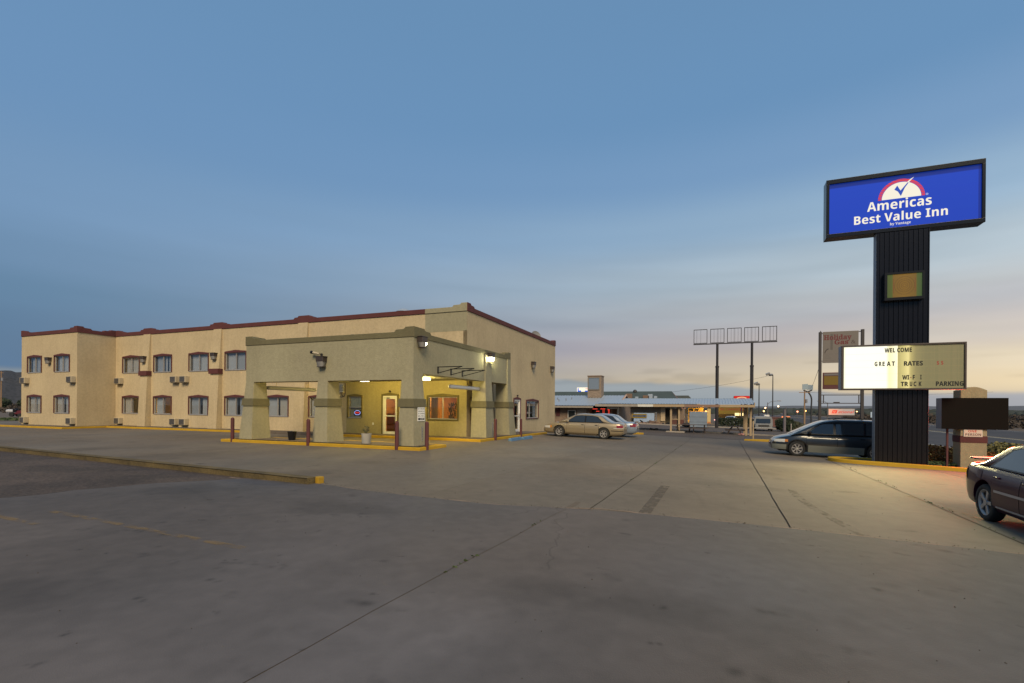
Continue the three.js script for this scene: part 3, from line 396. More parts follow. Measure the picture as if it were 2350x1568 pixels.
// ---------------------------------------------------------------- entrance canopy (porte-cochere)
{
  const cp = thing('entrance_canopy', 'olive stucco drive-through canopy on battered columns in front of the lobby', 'canopy');
  const frus = (x0, x1, z0, z1, y0, X0, X1, Z0, Z1, y1) => { const p = [[x0, y0, z0], [x1, y0, z0], [x1, y0, z1], [x0, y0, z1], [X0, y1, Z0], [X1, y1, Z0], [X1, y1, Z1], [X0, y1, Z1]], f = [[0, 1, 2, 3], [4, 7, 6, 5], [3, 2, 6, 7], [2, 1, 5, 6], [1, 0, 4, 5], [0, 3, 7, 4]], q = []; for (const [i, j, k, l] of f) for (const n of [i, j, k, i, k, l]) q.push(...p[n]); const g = new THREE.BufferGeometry(); g.setAttribute('position', new THREE.Float32BufferAttribute(q, 3)); g.computeVertexNormals(); return ni(g); };
  // walls above the openings
  mesh('front_wall', X(-7.76, 1.0, 2.78, 4.4, 5.68, 6.35), K.olive, cp);
  mesh('side_wall', X(0.33, 1.0, 3.04, 4.4, -3.3, 5.678), K.olive, cp); mesh('side_wall', X(-7.76, -7.1, 3.04, 4.4, 0.01, 5.678), K.olive, cp); mesh('pilaster', X(0.9, 1.055, 3.04, 4.4, -0.72, 0.02), K.olive, cp); mesh('pilaster', X(0.9, 1.055, 3.04, 4.4, -3.302, -2.86), K.olive, cp);
  mesh('ceiling', [X(-7.1, 0.33, 3.1, 3.2, 0.01, 5.68), X(0.02, 0.33, 3.1, 3.2, -3.3, 0.005)], K.ceil, cp);
  mesh('roof', [X(-7.1, 0.33, 3.9, 4.0, 0.01, 5.68)], K.roofTar, cp);
  const y = 4.62, h1 = 0.42, h2 = 0.85;
  const run = (a, b, ca, cb) => { const p = [[b, 4.4], [a, 4.4]]; const L = ca ? [[a, y + 0.18], [a + h1 - 0.03, y + 0.18], [a + h1, y + 0.14], [a + h1 + 0.05, y + 0.1], [a + h2 - 0.02, y + 0.09], [a + h2, y + 0.05], [a + h2 + 0.06, y]] : [[a, y]]; const Q = cb ? [[b - h2 - 0.06, y], [b - h2, y + 0.05], [b - h2 + 0.02, y + 0.09], [b - h1 - 0.05, y + 0.1], [b - h1, y + 0.14], [b - h1 + 0.03, y + 0.18], [b, y + 0.18]] : [[b, y]]; return [...p, ...L, ...Q]; };
  mesh('parapet', [ext(run(-7.79, 1.03, 1, 1), [], 0.36, 6.02, 0.012), at(ext(run(-6.02, 3.33, 1, 1), [], 0.36, 0.67, 0.012), 0, 0, 0, Math.PI / 2), at(ext(run(-6.02, 0, 1, 0), [], 0.36, -7.79, 0.012), 0, 0, 0, Math.PI / 2), X(0.35, 0.66, 4.4, y, -3.3, -2.95)], K.oliveDark, cp);
  const cols = [[-8.05, -7.26, 5.44, 6.48, -7.76, -7.28, 5.7, 6.35], [-3.83, -3.03, 5.46, 6.48, -3.65, -3.14, 5.7, 6.35], [0.36, 1.12, 5.42, 6.48, 0.47, 1.0, 5.7, 6.35], [0.28, 1.16, -0.95, 0.1, 0.34, 1.055, -0.72, 0.02], [0.28, 1.16, -3.95, -2.96, 0.34, 1.055, -3.3, -2.86]];
  cols.forEach((c, i) => {
    const g = part('column', cp), top = i < 3 ? 2.78 : 3.04, f = (yy) => (yy - 0.1) / (top - 0.1), L = (a, b, yy) => mix(a, b, f(yy)), s = 0.05;
    const cut = (yy, e) => [L(c[0], c[4], yy) - e, L(c[1], c[5], yy) + e, L(c[2], c[6], yy) - e, L(c[3], c[7], yy) + e];
    mesh('shaft', frus(...cut(0.0, 0), 0.0, ...cut(top, 0), top), i < 3 ? K.olive : K.olive, g);
    mesh('band', frus(...cut(1.73, s), 1.73, ...cut(2.05, s), 2.05), K.oliveDark, g);
  });
}
// fluorescent fittings under the canopy
{
  const fit = (label, x, z) => { const t = thing('ceiling_light', label, 'lamp', [x, 3.1, z], 0, 'lit fittings under the canopy'); mesh('base_plate', XR(-0.26, 0.26, -0.03, -0.002, -0.12, 0.12, 0.008), K.white, t); mesh('diffuser_lamp', XR(-0.23, 0.23, -0.14, -0.03, -0.1, 0.1, 0.03), glow(1, 0.88, 0.55, 6), t);
    const l = new THREE.PointLight(rgb(1, 0.79, 0.24), 23); l.name = 'ceiling_light'; l.position.set(x, 3.02, z); l.shadow.radius = 4; l.castShadow = true; scene.add(l); };
  fit('glowing ceiling light under the canopy, nearer the office window', -4.35, 2.5);
  fit('glowing ceiling light under the canopy beside the front corner column', -0.75, 2.7);
}
// wall lamps
{
  const lampGeo = (t, lit) => {
    mesh('housing', [ext([[-0.19, 0.0], [0.19, 0.0], [0.19, 0.2], [-0.19, 0.2]], [], 0.25, 0.0, 0.015), R(0.44, 0.03, 0.27, 0.01, 0, 0.205, 0.13)], K.bronze, t);
    const g = at(new THREE.CylinderGeometry(0.235, 0.17, 0.2, 4, 1), 0, -0.1, 0.13, Math.PI / 4).scale(1, 1, 0.7).translate(0, 0, 0.03);
    mesh('lens_lamp', g, lit ? glow(1, 0.97, 0.72, 7) : K.lens, t);
    mesh('bottom_rim', R(0.32, 0.025, 0.2, 0.008, 0, -0.21, 0.125), K.bronze, t);
  };
  const w0 = thing('wall_lamp', 'dark wall lamp between the two upper windows of the left wing', 'lamp', [-31.62, 4.77, 2.352]); lampGeo(w0, false);
  const c = (label, p, ry = 0) => copy(w0, label, p, ry);
  c('dark wall lamp on the first maroon-banded pilaster, nearer the wing', [-24.93, 4.86, 0.185]);
  c('dark wall lamp on the second maroon-banded pilaster, nearer the canopy', [-17.95, 4.86, 0.185]);
  c('dark wall lamp in the middle of the olive canopy front', [-3.36, 3.56, 6.352]);
  c('dark wall lamp just round the front right corner of the canopy', [1.002, 4.24, 5.95], Math.PI / 2);
  c('dark wall lamp high on the right motel wall above its window', [0.002, 4.68, -9.75], Math.PI / 2);
  c('dark wall lamp high at the far end of the right motel wall', [0.002, 4.7, -14.1], Math.PI / 2);
  const lit = thing('wall_lamp', 'lit white wall lamp on the right side of the canopy', 'lamp', [1.057, 4.26, -0.38], Math.PI / 2); lampGeo(lit, true);
  const l = new THREE.PointLight(rgb(1, 0.93, 0.5), 9); l.name = 'wall_lamp'; l.position.set(1.215, 4.16, -0.38); l.shadow.radius = 5; l.castShadow = true; scene.add(l);
  // small swivel floodlight above the canopy lamp
  const f = thing('floodlight', 'pale swivel floodlight above the lamp on the canopy front', 'floodlight', [-3.45, 3.86, 6.35]);
  mesh('arm', [rod(V(0, 0, 0), V(0, 0.02, 0.12), 0.018), C(0.06, 0.06, 0.03, 0, 0, 0.015, 14, Math.PI / 2)], K.darkMetal, f);
  mesh('head', [at(new THREE.CylinderGeometry(0.055, 0.04, 0.34, 12), -0.14, 0.05, 0.18, 0, 0, 1.35)], K.beige, f);
  mesh('visor', [at(new THREE.CylinderGeometry(0.07, 0.06, 0.12, 12), -0.34, 0.09, 0.18, 0, 0, 1.35)], K.black, f);
}
// air conditioners through the wall
{
  const ac = thing('air_conditioner', 'upper air conditioner right of the wing windows, by the corner', 'air conditioner', [-28.84, 3.2, 2.352], 0, 'wall air conditioners');
  mesh('case', XR(-0.3, 0.3, 0, 0.42, 0, 0.28, 0.015), K.beige, ac);
  mesh('grille', XR(-0.27, 0.27, 0.03, 0.39, 0.28, 0.29, 0.006), K.grille, ac);
  for (let k = 0; k < 5; k++) mesh('slat', X(-0.265, 0.265, 0.062 + k * 0.068, 0.07 + k * 0.068, 0.29, 0.296), K.lens, ac);
  mesh('grille_post', [X(0.255, 0.28, 0.02, 0.4, 0.28, 0.305), X(-0.28, -0.262, 0.02, 0.4, 0.28, 0.305)], K.beige, ac);
  mesh('bracket', [X(-0.28, 0.28, -0.035, -0.002, 0, 0.24)], K.darkMetal, ac);
  copy(ac, 'lower air conditioner right of the wing windows, near the ground', [-28.86, 0.38, 2.352]);
  copy(ac, 'upper air conditioner at the far left edge of the wing', [-34.5, 3.2, 2.352]);
  copy(ac, 'lower air conditioner at the far left edge of the wing', [-34.55, 0.36, 2.352]);
  copy(ac, 'upper air conditioner in the inner corner beside the wing', [-27.85, 3.2, 0.002]);
  copy(ac, 'lower air conditioner in the inner corner beside the wing', [-27.87, 0.36, 0.002]);
  copy(ac, 'left of the upper pair of air conditioners between the pilasters', [-21.87, 3.23, 0.002]);
  copy(ac, 'right of the upper pair of air conditioners between the pilasters', [-20.93, 3.23, 0.002]);
  copy(ac, 'left of the lower pair of air conditioners between the pilasters', [-21.9, 0.4, 0.002]);
  copy(ac, 'right of the lower pair of air conditioners between the pilasters', [-20.96, 0.4, 0.002]);
}
// bollards
{
  const b = (label, x, z, h = 1.02) => { const t = thing('bollard', label, 'bollard', [x, gy(x, z), z], 0, 'maroon bollards round the canopy'); mesh('post', C(0.075, 0.075, h, 0, h / 2, 0, 18), K.maroon, t); mesh('cap', at(new THREE.SphereGeometry(0.075, 18, 6, 0, 6.3, 0, Math.PI / 2), 0, h, 0).scale(1, 1, 1), K.maroon, t); };
  b('maroon bollard at the left end of the canopy island', -8.02, 6.8); b('maroon bollard in front of the middle canopy column', -3.66, 6.84); b('maroon bollard left of the right front canopy column', 0.62, 6.84); b('maroon bollard at the right end of the canopy island', 1.62, 6.36);
  b('maroon bollard beside the lobby walkway, before the middle side column', 1.56, -0.1); b('maroon bollard in front of the narrow white side door', 1.52, -3.75, 0.98);
}
// hanging clearance bars
{
  const bar = (label, x, z0, z1, y, yt, n, m = K.white) => { const t = thing('clearance_bar', label, 'clearance bar', [x, y, (z0 + z1) / 2]); const L = Math.abs(z1 - z0) / 2; mesh('tube', [C(0.09, 0.09, 2 * L, 0, 0, 0, 18, Math.PI / 2), at(new THREE.SphereGeometry(0.09, 16, 10), 0, 0, L), at(new THREE.SphereGeometry(0.09, 16, 10), 0, 0, -L)], m, t); for (let k = 0; k < n; k++) { const z = mix(-L * 0.72, L * 0.68, k / (n - 1)); mesh('hanger', rod(V(0, 0.08, z), V(0, yt - y, z), 0.009), mat(0.5, 0.36, 0.08), t); } };
  bar('white clearance tube hanging on chains from the right canopy side', 0.66, 2.9, -0.55, 2.66, 3.04, 3);
  bar('white clearance tube hanging inside the left canopy opening', -7.43, 5.45, 2.6, 2.56, 3.04, 2, mat(0.26, 0.25, 0.26, 0.7));
}
// black triangular sign brackets on the right side of the canopy
[['black triangular bracket nearest the corner column', 4.55], ['black triangular bracket, middle of the three over the side opening', 3.45], ['black triangular bracket nearest the lit wall lamp', 2.4]].forEach(([label, z]) => {
  const t = thing('wall_bracket', label, 'bracket', [1.0, 3.12, z], 0, 'black triangular brackets on the canopy side');
  mesh('plate', XR(0, 0.02, 0, 0.29, -0.05, 0.05, 0.006), K.black, t);
  mesh('arm', [B(1.12, 0.035, 0.035, 0.57, 0.27, 0)], K.black, t);
  mesh('brace', [rod(V(0.01, 0.02, 0), V(1.1, 0.26, 0), 0.016)], K.black, t);
});
// height warning notice on the corner column
{
  const t = canvasTex(256, 512, (c, w, h) => { c.fillStyle = '#e9e7e0'; c.fillRect(0, 0, w, h); c.fillStyle = '#17181c'; c.textAlign = 'center'; c.font = 'bold 66px sans-serif'; ['IF YOUR', 'VEHICLE', 'IS OVER', '8ft. 6in.'].forEach((s, i) => c.fillText(s, w / 2, 78 + i * 90, w - 20)); c.font = 'bold 54px sans-serif'; c.fillRect(14, 396, w - 28, 84); c.fillStyle = '#e9e7e0'; c.fillText('STOP', w / 2 + 20, 458, w - 60); });
  const s = thing('height_notice', 'white notice about tall vehicles on the corner column of the canopy', 'notice', [1.088, 1.19, 5.92], Math.PI / 2); s.rotation.set(0, Math.PI / 2, 0);
  mesh('board', XR(-0.25, 0.25, 0, 0.53, -0.015, 0.0, 0.004), K.white, s); face('print', 0.49, 0.52, 0, 0.265, 0.003, new THREE.MeshStandardMaterial({ map: t, roughness: 0.5 }), s);
}
// steel corner strips at the foot of the columns
[['perforated steel strip at the foot of the corner column', 1.094, 5.86], ['perforated steel strip at the foot of the middle side column', 1.145, -0.7]].forEach(([label, x, z]) => { const s = thing('steel_strip', label, 'strip', [x, 0.22, z], Math.PI / 2, 'steel strips on the column feet'); mesh('strip', XR(-0.04, 0.04, 0, 0.75, -0.012, 0.012, 0.004), K.steel, s); for (let k = 0; k < 7; k++) mesh('bolt', C(0.01, 0.01, 0.01, 0, 0.06 + k * 0.1, 0.016, 8, Math.PI / 2), K.darkMetal, s); });
// electric meter with its conduit
{
  const s = thing('electric_meter', 'grey electric meter box with looped conduit beside the office window', 'meter', [-7.86, 2.55, 0.004]);
  mesh('box', XR(-0.13, 0.11, 0.0, 0.42, 0, 0.12, 0.015), K.lens, s); mesh('dial', C(0.07, 0.07, 0.06, 0, 0.27, 0.14, 18, Math.PI / 2), K.lens, s); mesh('lid', XR(-0.14, 0.12, -0.02, 0.02, 0, 0.13, 0.008), K.whitePaint, s);
  mesh('conduit', [tube([V(0.0, 0, 0.05), V(-0.02, -0.16, 0.05), V(0.1, -0.28, 0.05), V(0.2, -0.16, 0.05), V(0.2, 0.2, 0.04), V(0.2, 0.55, 0.03)], 0.018, 36), tube([V(-0.06, 0, 0.05), V(-0.2, -0.2, 0.05), V(-0.05, -0.3, 0.05), V(0.1, -0.27, 0.05)], 0.014, 24)], K.bronze, s);
}
// dome lamp over each door, door bell, hose tap
{
  const d = thing('door_lamp', 'small dark dome lamp above the lobby door', 'lamp', [-4.64, 2.56, 0.006]); mesh('base', C(0.05, 0.05, 0.02, 0, 0, 0.01, 12, Math.PI / 2), K.bronze, d); mesh('dome', at(new THREE.SphereGeometry(0.06, 12, 8), 0, 0, 0.05), K.bronze, d);
  copy(d, 'small dark dome lamp above the white side door', [0.005, 2.5, -6.97], Math.PI / 2);
  const u = thing('utility_cover', 'small pale outlet cover low on the lobby wall', 'cover', [-5.75, 0.72, 0.005]); mesh('plate', XR(-0.05, 0.05, 0, 0.13, 0, 0.03, 0.012), K.white, u);
}
// bucket and planter on the island
{
  const b = thing('bucket', 'small black bucket on the canopy island', 'bucket', [-5.3, gy(-5.3, 6.1) + 0.145, 6.1]);
  mesh('tub', ni(new THREE.LatheGeometry([[0.0, 0.02], [0.125, 0.02], [0.13, 0], [0.14, 0], [0.185, 0.34], [0.2, 0.35], [0.2, 0.37], [0.18, 0.37], [0.13, 0.03]].map(([x, y]) => new THREE.Vector2(x, y)), 24)), K.black, b); mesh('handle', ni(new THREE.TorusGeometry(0.19, 0.006, 6, 24, Math.PI)).rotateX(-1.2).translate(0, 0.35, 0), K.steel, b);
  const p = thing('planter', 'round white planter with a sparse shrub on the canopy island', 'planter', [-1.28, gy(-1.28, 6.2) + 0.145, 6.2]);
  mesh('pot', ni(new THREE.LatheGeometry([[0, 0.01], [0.225, 0.01], [0.23, 0], [0.25, 0.0], [0.275, 0.4], [0.29, 0.41], [0.29, 0.45], [0.26, 0.45], [0.25, 0.37], [0, 0.37]].map(([x, y]) => new THREE.Vector2(x, y)), 28)), mat(0.36, 0.34, 0.30, 0.7, { map: T.mott }), p);
  mesh('soil', C(0.25, 0.25, 0.02, 0, 0.385, 0, 20), mat(0.06, 0.04, 0.03, 1), p);
  const st = [], lf = []; for (let i = 0; i < 13; i++) { const a = rr(0, 6.28), l = rr(0.18, 0.42), e = V(Math.cos(a) * rr(0.08, 0.26), 0.39 + l, Math.sin(a) * rr(0.08, 0.26)), q = V(Math.cos(a) * 0.05, 0.38, Math.sin(a) * 0.05); st.push(rod(q, e, 0.005, 5)); for (let k = 0; k < 9; k++) { const t = rr(0.35, 1), c = q.clone().lerp(e, t); lf.push(at(new THREE.PlaneGeometry(0.03, 0.075), c.x + rr(-0.05, 0.05), c.y + rr(-0.02, 0.05), c.z + rr(-0.05, 0.05), rr(0, 6), rr(-1, 1))); } }
  mesh('stems', st, K.wood, p); mesh('foliage', lf, mat(0.10, 0.10, 0.04, 0.8), p); p.scale.set(0.7, 0.88, 0.7);
}
// blue parking stops
[['blue concrete wheel stop nearer the canopy bollard', 2.36, -0.75], ['blue concrete wheel stop farther along the walkway', 2.4, -2.35]].forEach(([label, x, z]) => { const s = thing('wheel_stop', label, 'wheel stop', [x, gy(x, z) + 0.01, z], Math.PI / 2 + 0.03, 'blue wheel stops'); mesh('block', ext([[-0.09, 0], [0.09, 0], [0.07, 0.12], [0.05, 0.15], [-0.05, 0.15], [-0.07, 0.12]], [], 1.5, -0.75, 0.015).rotateY(Math.PI / 2), K.bluePaint, s); mesh('bolt', [C(0.02, 0.02, 0.02, 0.5, 0.155, 0), C(0.02, 0.02, 0.02, -0.5, 0.155, 0)], K.darkMetal, s); });
// dishes and vents on the roofs
{
  const dish = (label, x, y, z, ry, r) => { const t = thing('satellite_dish', label, 'satellite dish', [x, y, z], ry); const cap = ni(new THREE.SphereGeometry(r * 2.2, 28, 8, 0, 6.2832, 0, Math.asin(1 / 2.2))).translate(0, -r * 2.2, 0).rotateX(-Math.PI / 2 - 0.25).translate(0, r * 1.25, -0.02); mesh('reflector', cap, mat(0.20, 0.20, 0.20, 0.6), t); mesh('mast', [rod(V(0, 0, -0.12), V(0, r * 1.2, -0.1), 0.03), rod(V(0, r * 0.5, -0.05), V(0, r * 0.9, r * 0.9), 0.014)], K.darkMetal, t); };
  dish('grey satellite dish seen edge-on over the canopy parapet', -3.45, 3.98, 4.4, 1.35, 0.44); dish('round grey satellite dish facing forward over the canopy parapet', -2.95, 3.95, 4.3, 0.0, 0.42);
  dish('small dark satellite dish on the parapet of the right motel wall', -0.5, 6.42, -11.9, 0.9, 0.42);
  const v = thing('roof_vent', 'pale low roof vent behind the motel parapet', 'vent', [-6.0, 6.42, -3.2]); mesh('stack', C(0.3, 0.3, 1.0, 0, 0.5, 0, 18), K.tin, v); mesh('cap', at(new THREE.SphereGeometry(0.7, 24, 8, 0, 6.3, 0, 0.8), 0, 0.62, 0), K.tin, v);
  const v2 = thing('roof_vent', 'tiny pale roof vent above the first pilaster', 'vent', [-27.4, 6.42, -2.5]); mesh('stack', C(0.2, 0.2, 0.75, 0, 0.375, 0, 14), K.tin, v2);
}
// ---------------------------------------------------------------- roadside sign of the motel
{
  const s = thing('motel_sign', 'tall black motel sign pylon with lit blue panel and changeable letter board', 'sign', [0, 0, 0]);
  const x0 = 17.29, x1 = 18.95, zf = -0.35;
  mesh('pylon', XR(x0, x1, -0.45, 8.5, -0.71, zf - 0.03, 0.01), mat(0.16, 0.19, 0.24, 0.5, { metalness: 0.3 }), s);
  // ribbed black cladding on the front
  const n = 11, w = (x1 - x0 - 0.02) / n, prof = [[x0 + 0.01, -0.03]]; for (let k = 0; k < n; k++) { const a = x0 + 0.01 + k * w; prof.push([a + 0.012, 0], [a + w * 0.62, 0.004], [a + w * 0.7, 0.03], [a + w * 0.9, 0.03], [a + w * 0.97, 0]); } prof.push([x1 - 0.01, -0.03]);
  mesh('cladding', ni(new THREE.ExtrudeGeometry(shape(prof.map(([x, z]) => [x, -z])), { depth: 8.94, bevelEnabled: false })).rotateX(-Math.PI / 2).translate(0, -0.45, zf), mat(0.008, 0.0075, 0.010, 0.17, { specularIntensity: 0.6, bumpMap: rep(T.mott, 0.4), bumpScale: 0.004 }), s);
  // main cabinet
  const cab = part('main_cabinet', s);
  mesh('cabinet', [X(15.65, 20.52, 8.52, 10.78, -0.9, -0.42)], K.black, cab);
  mesh('frame', [XR(15.64, 20.53, 10.62, 10.79, -0.43, -0.34, 0.012), XR(15.64, 20.53, 8.51, 8.66, -0.43, -0.34, 0.012), XR(15.64, 15.75, 8.66, 10.62, -0.43, -0.34, 0.012), XR(20.43, 20.53, 8.66, 10.62, -0.43, -0.34, 0.012)], K.blackGloss, cab);
  const W = 1880, H = 792, tx = canvasTex(W, H, (c) => {
    c.fillStyle = '#1b3fbd'; c.fillRect(0, 0, W, H);
    const g = c.createLinearGradient(0, 0, 0, H); g.addColorStop(0, '#122a78'); g.addColorStop(0.075, '#14308c'); g.addColorStop(0.095, '#1c44bb'); g.addColorStop(1, '#1b42b6'); c.fillStyle = g; c.fillRect(0, 0, W, H);
    c.fillStyle = 'rgba(12,26,92,0.4)'; c.fillRect(W - 34, 0, 34, H);
    const cx = 0.497 * W, by = 0.442 * H, r = 0.13 * W, R2 = 0.155 * W;
    c.save(); c.beginPath(); c.arc(cx, by, R2, Math.PI, 0); c.clip(); c.fillStyle = '#e8402c'; for (let k = 0; k < 13; k++) c.fillRect(cx - R2, by - 17 - k * 23.5, 2 * R2, 16.5 + (k > 8 ? 2 : 0)); c.restore();
    c.fillStyle = '#1b42b6'; c.beginPath(); c.arc(cx, by, r + 5, Math.PI, 0); c.fill();
    c.fillStyle = '#f6efdc'; c.beginPath(); c.arc(cx, by, r, Math.PI, 0); c.fill();
    const P = (x, y) => [cx + ((x - 1110) / 2224) * W, by + ((y - 553 + (x - 1110) * 0.105) / 788) * H];
    const poly = (pts, f) => { c.fillStyle = f; c.beginPath(); pts.forEach((p, i) => (i ? c.lineTo(...P(...p)) : c.moveTo(...P(...p)))); c.closePath(); c.fill(); };
    poly([[1007, 425], [1050, 363], [1098, 440], [1204, 316], [1216, 322], [1160, 400], [1104, 524], [1060, 455]], '#2e4fb4');
    poly([[1200, 318], [1292, 238], [1216, 318]], '#f6efdc'); poly([[1193, 312], [1250, 262], [1296, 238], [1214, 322]], '#f6efdc');
    const word = (t, f, u0, u1, base, col) => { c.font = f; c.fillStyle = col; c.textAlign = 'left'; const m = c.measureText(t).width; c.save(); c.translate(u0 * W, base * H); c.scale(((u1 - u0) * W) / m, 1); c.fillText(t, 0, 0);  c.restore(); };
    word('Americas', 'bold 196px sans-serif', 0.268, 0.698, 0.632, '#f8f1de'); word('Best Value Inn', 'bold 180px sans-serif', 0.170, 0.803, 0.862, '#f8f1de'); word('by Vantage', 'bold 50px serif', 0.422, 0.562, 0.945, '#f2ead8');
    c.fillStyle = '#1b42b6'; c.fillRect(0.452 * W + 92, 0.632 * H - 152, 34, 34);
    c.lineWidth = 4; c.strokeStyle = '#d9dbe6'; c.beginPath(); c.arc(0.664 * W, 0.425 * H, 13, 0, 7); c.stroke(); c.font = 'bold 17px sans-serif'; c.fillStyle = '#d9dbe6'; c.textAlign = 'center'; c.fillText('R', 0.664 * W, 0.425 * H + 6);
  });
  face('sign_face', 4.68, 1.96, 18.09, 9.64, -0.405, new THREE.MeshPhysicalMaterial({ color: 0x020204, emissive: 0xffffff, emissiveMap: tx, emissiveIntensity: 1.0, roughness: 0.6, specularIntensity: 0.25 }), cab);
  // small dim panel with a round sun motif
  const em = part('emblem_panel', s);
  mesh('cabinet', [XR(17.5, 18.72, 5.86, 6.9, -0.349, -0.12, 0.02)], K.blackGloss, em);
  mesh('frame', [X(17.5, 18.72, 6.82, 6.9, -0.119, -0.09), X(17.5, 18.72, 5.86, 5.96, -0.119, -0.09), X(17.5, 17.58, 5.96, 6.82, -0.119, -0.09), X(18.64, 18.72, 5.96, 6.82, -0.119, -0.09)], K.black, em);
  const te = canvasTex(512, 420, (c, w, h) => { const g = c.createLinearGradient(0, 0, w, 0); g.addColorStop(0, '#4c6a22'); g.addColorStop(0.14, '#5f7418'); g.addColorStop(0.18, '#9a7208'); g.addColorStop(0.5, '#ab7d06'); g.addColorStop(0.82, '#97700a'); g.addColorStop(0.87, '#56752a'); g.addColorStop(1, '#3f6a2c'); c.fillStyle = g; c.fillRect(0, 0, w, h); c.strokeStyle = 'rgba(110,66,8,0.75)'; c.lineWidth = 6; for (const q of [158, 120, 84, 52, 26]) { c.beginPath(); c.ellipse(w / 2, h / 2, q * 0.92, q, 0, 0, 7); c.stroke(); } for (let k = 0; k < 24; k++) { const a = (k / 24) * 6.283; c.lineWidth = 3; c.beginPath(); c.moveTo(w / 2 + Math.cos(a) * 80, h / 2 + Math.sin(a) * 88); c.lineTo(w / 2 + Math.cos(a) * 108, h / 2 + Math.sin(a) * 118); c.stroke(); c.beginPath(); c.moveTo(w / 2 + Math.cos(a) * 150, h / 2 + Math.sin(a) * 164); c.lineTo(w / 2 + Math.cos(a + 0.1) * 160, h / 2 + Math.sin(a + 0.1) * 174); c.stroke(); } c.lineWidth = 10; c.strokeStyle = 'rgba(150,60,20,0.6)'; c.beginPath(); c.moveTo(96, 80); c.lineTo(96, 340); c.moveTo(w - 100, 80); c.lineTo(w - 100, 340); c.stroke(); });
  face('panel_face', 1.06, 0.86, 18.11, 6.39, -0.112, new THREE.MeshStandardMaterial({ color: 0x707070, map: te, emissive: 0xffffff, emissiveMap: te, emissiveIntensity: 0.3, roughness: 0.6 }), em);
  // letter board, left half lit
  const lb = part('letter_board', s);
  mesh('cabinet', X(16.14, 19.94, 2.52, 4.22, -0.345, -0.16), mat(0.20, 0.21, 0.25, 0.5, { metalness: 0.3 }), lb);
  mesh('cabinet_back', [X(16.14, 17.28, 2.52, 4.22, -0.6, -0.346), X(18.96, 19.94, 2.52, 4.22, -0.6, -0.346)], mat(0.20, 0.21, 0.25, 0.5, { metalness: 0.3 }), lb);
  mesh('frame', [XR(16.14, 19.94, 4.16, 4.225, -0.16, -0.09, 0.01), XR(16.14, 19.94, 2.515, 2.575, -0.16, -0.09, 0.01), XR(16.14, 16.22, 2.575, 4.16, -0.16, -0.09, 0.01), XR(19.88, 19.94, 2.575, 4.16, -0.16, -0.09, 0.01)], K.bronze, lb);
  const bw = 1472, bh = 640, ux = (x) => ((x - 320) / 1895) * bw, vy = (y) => ((4.165 - y) / 1.595) * bh;
  const letters = (c, tone) => {
    const L = [['WEL', 995, 1165, 3.92], ['COME', 1190, 1430, 3.92], ['G', 830, 885, 3.415], ['R', 900, 946, 3.415], ['E', 955, 1002, 3.415], ['A', 1033, 1090, 3.415], ['T', 1110, 1160, 3.415], ['RATES', 1295, 1600, 3.41], ['WI', 1280, 1388, 2.895], ['F', 1435, 1478, 2.895], ['I', 1556, 1580, 2.895], ['TR', 1255, 1370, 2.645], ['U', 1392, 1440, 2.645], ['C', 1452, 1500, 2.645], ['K', 1530, 1577, 2.645], ['PARKING', 1790, 2215, 2.645]];
    c.font = 'bold 84px sans-serif'; c.textAlign = 'left'; for (const [t, a, b, y] of L) { const m = c.measureText(t).width; c.save(); c.translate(ux(a), vy(y)); c.scale((ux(b) - ux(a)) / m, 1.06); c.fillStyle = tone === 'e' ? (ux(a) < bw * 0.49 ? '#1d1a0a' : '#080804') : '#171712'; c.fillText(t, 0, 0); c.lineWidth = 4; c.strokeStyle = c.fillStyle; c.strokeText(t, 0, 0); c.restore(); }
    c.fillStyle = tone === 'e' ? '#30100c' : '#8e2f26'; c.font = 'bold 78px sans-serif'; for (const [t, a] of [['$', 1805], ['$', 1868]]) { c.save(); c.translate(ux(a), vy(3.415)); c.scale(0.75, 1.02); c.fillText(t, 0, 0); c.restore(); } c.fillRect(ux(1398), vy(2.975), ux(1425) - ux(1398), 9);
  };
  const rails = (c, a) => { c.fillStyle = a; for (const y of [3.885, 3.63, 3.38, 3.12, 2.865, 2.615]) c.fillRect(0, vy(y), bw, 3); c.fillRect(ux(1208), 0, 4, bh); };
  const tb = canvasTex(bw, bh, (c) => { c.fillStyle = '#827e60'; c.fillRect(0, 0, bw, bh); c.fillStyle = '#787455'; for (let k = 0; k < 60; k++) { c.globalAlpha = 0.14; c.fillRect(rr(0, bw), 0, rr(4, 40), bh); } c.globalAlpha = 1; rails(c, '#8c8763'); letters(c, 'b'); });
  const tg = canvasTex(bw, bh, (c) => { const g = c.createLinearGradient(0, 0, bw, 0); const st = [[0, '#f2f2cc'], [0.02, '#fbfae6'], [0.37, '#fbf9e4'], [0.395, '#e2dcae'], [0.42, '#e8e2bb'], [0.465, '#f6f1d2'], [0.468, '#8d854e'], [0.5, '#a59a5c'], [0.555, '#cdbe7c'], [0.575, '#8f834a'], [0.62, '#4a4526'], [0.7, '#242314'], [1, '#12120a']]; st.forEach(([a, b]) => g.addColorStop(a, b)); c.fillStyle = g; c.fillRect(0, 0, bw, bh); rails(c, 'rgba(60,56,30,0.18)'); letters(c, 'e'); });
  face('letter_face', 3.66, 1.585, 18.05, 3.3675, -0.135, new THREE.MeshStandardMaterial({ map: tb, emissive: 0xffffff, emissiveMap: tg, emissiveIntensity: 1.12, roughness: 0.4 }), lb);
  const l = new THREE.RectAreaLight(rgb(1, 0.86, 0.40), 115, 1.7, 1.5); l.name = 'letter_board'; l.position.set(17.1, 3.36, -0.08); l.lookAt(17.1, 3.36, 10); scene.add(l);
}
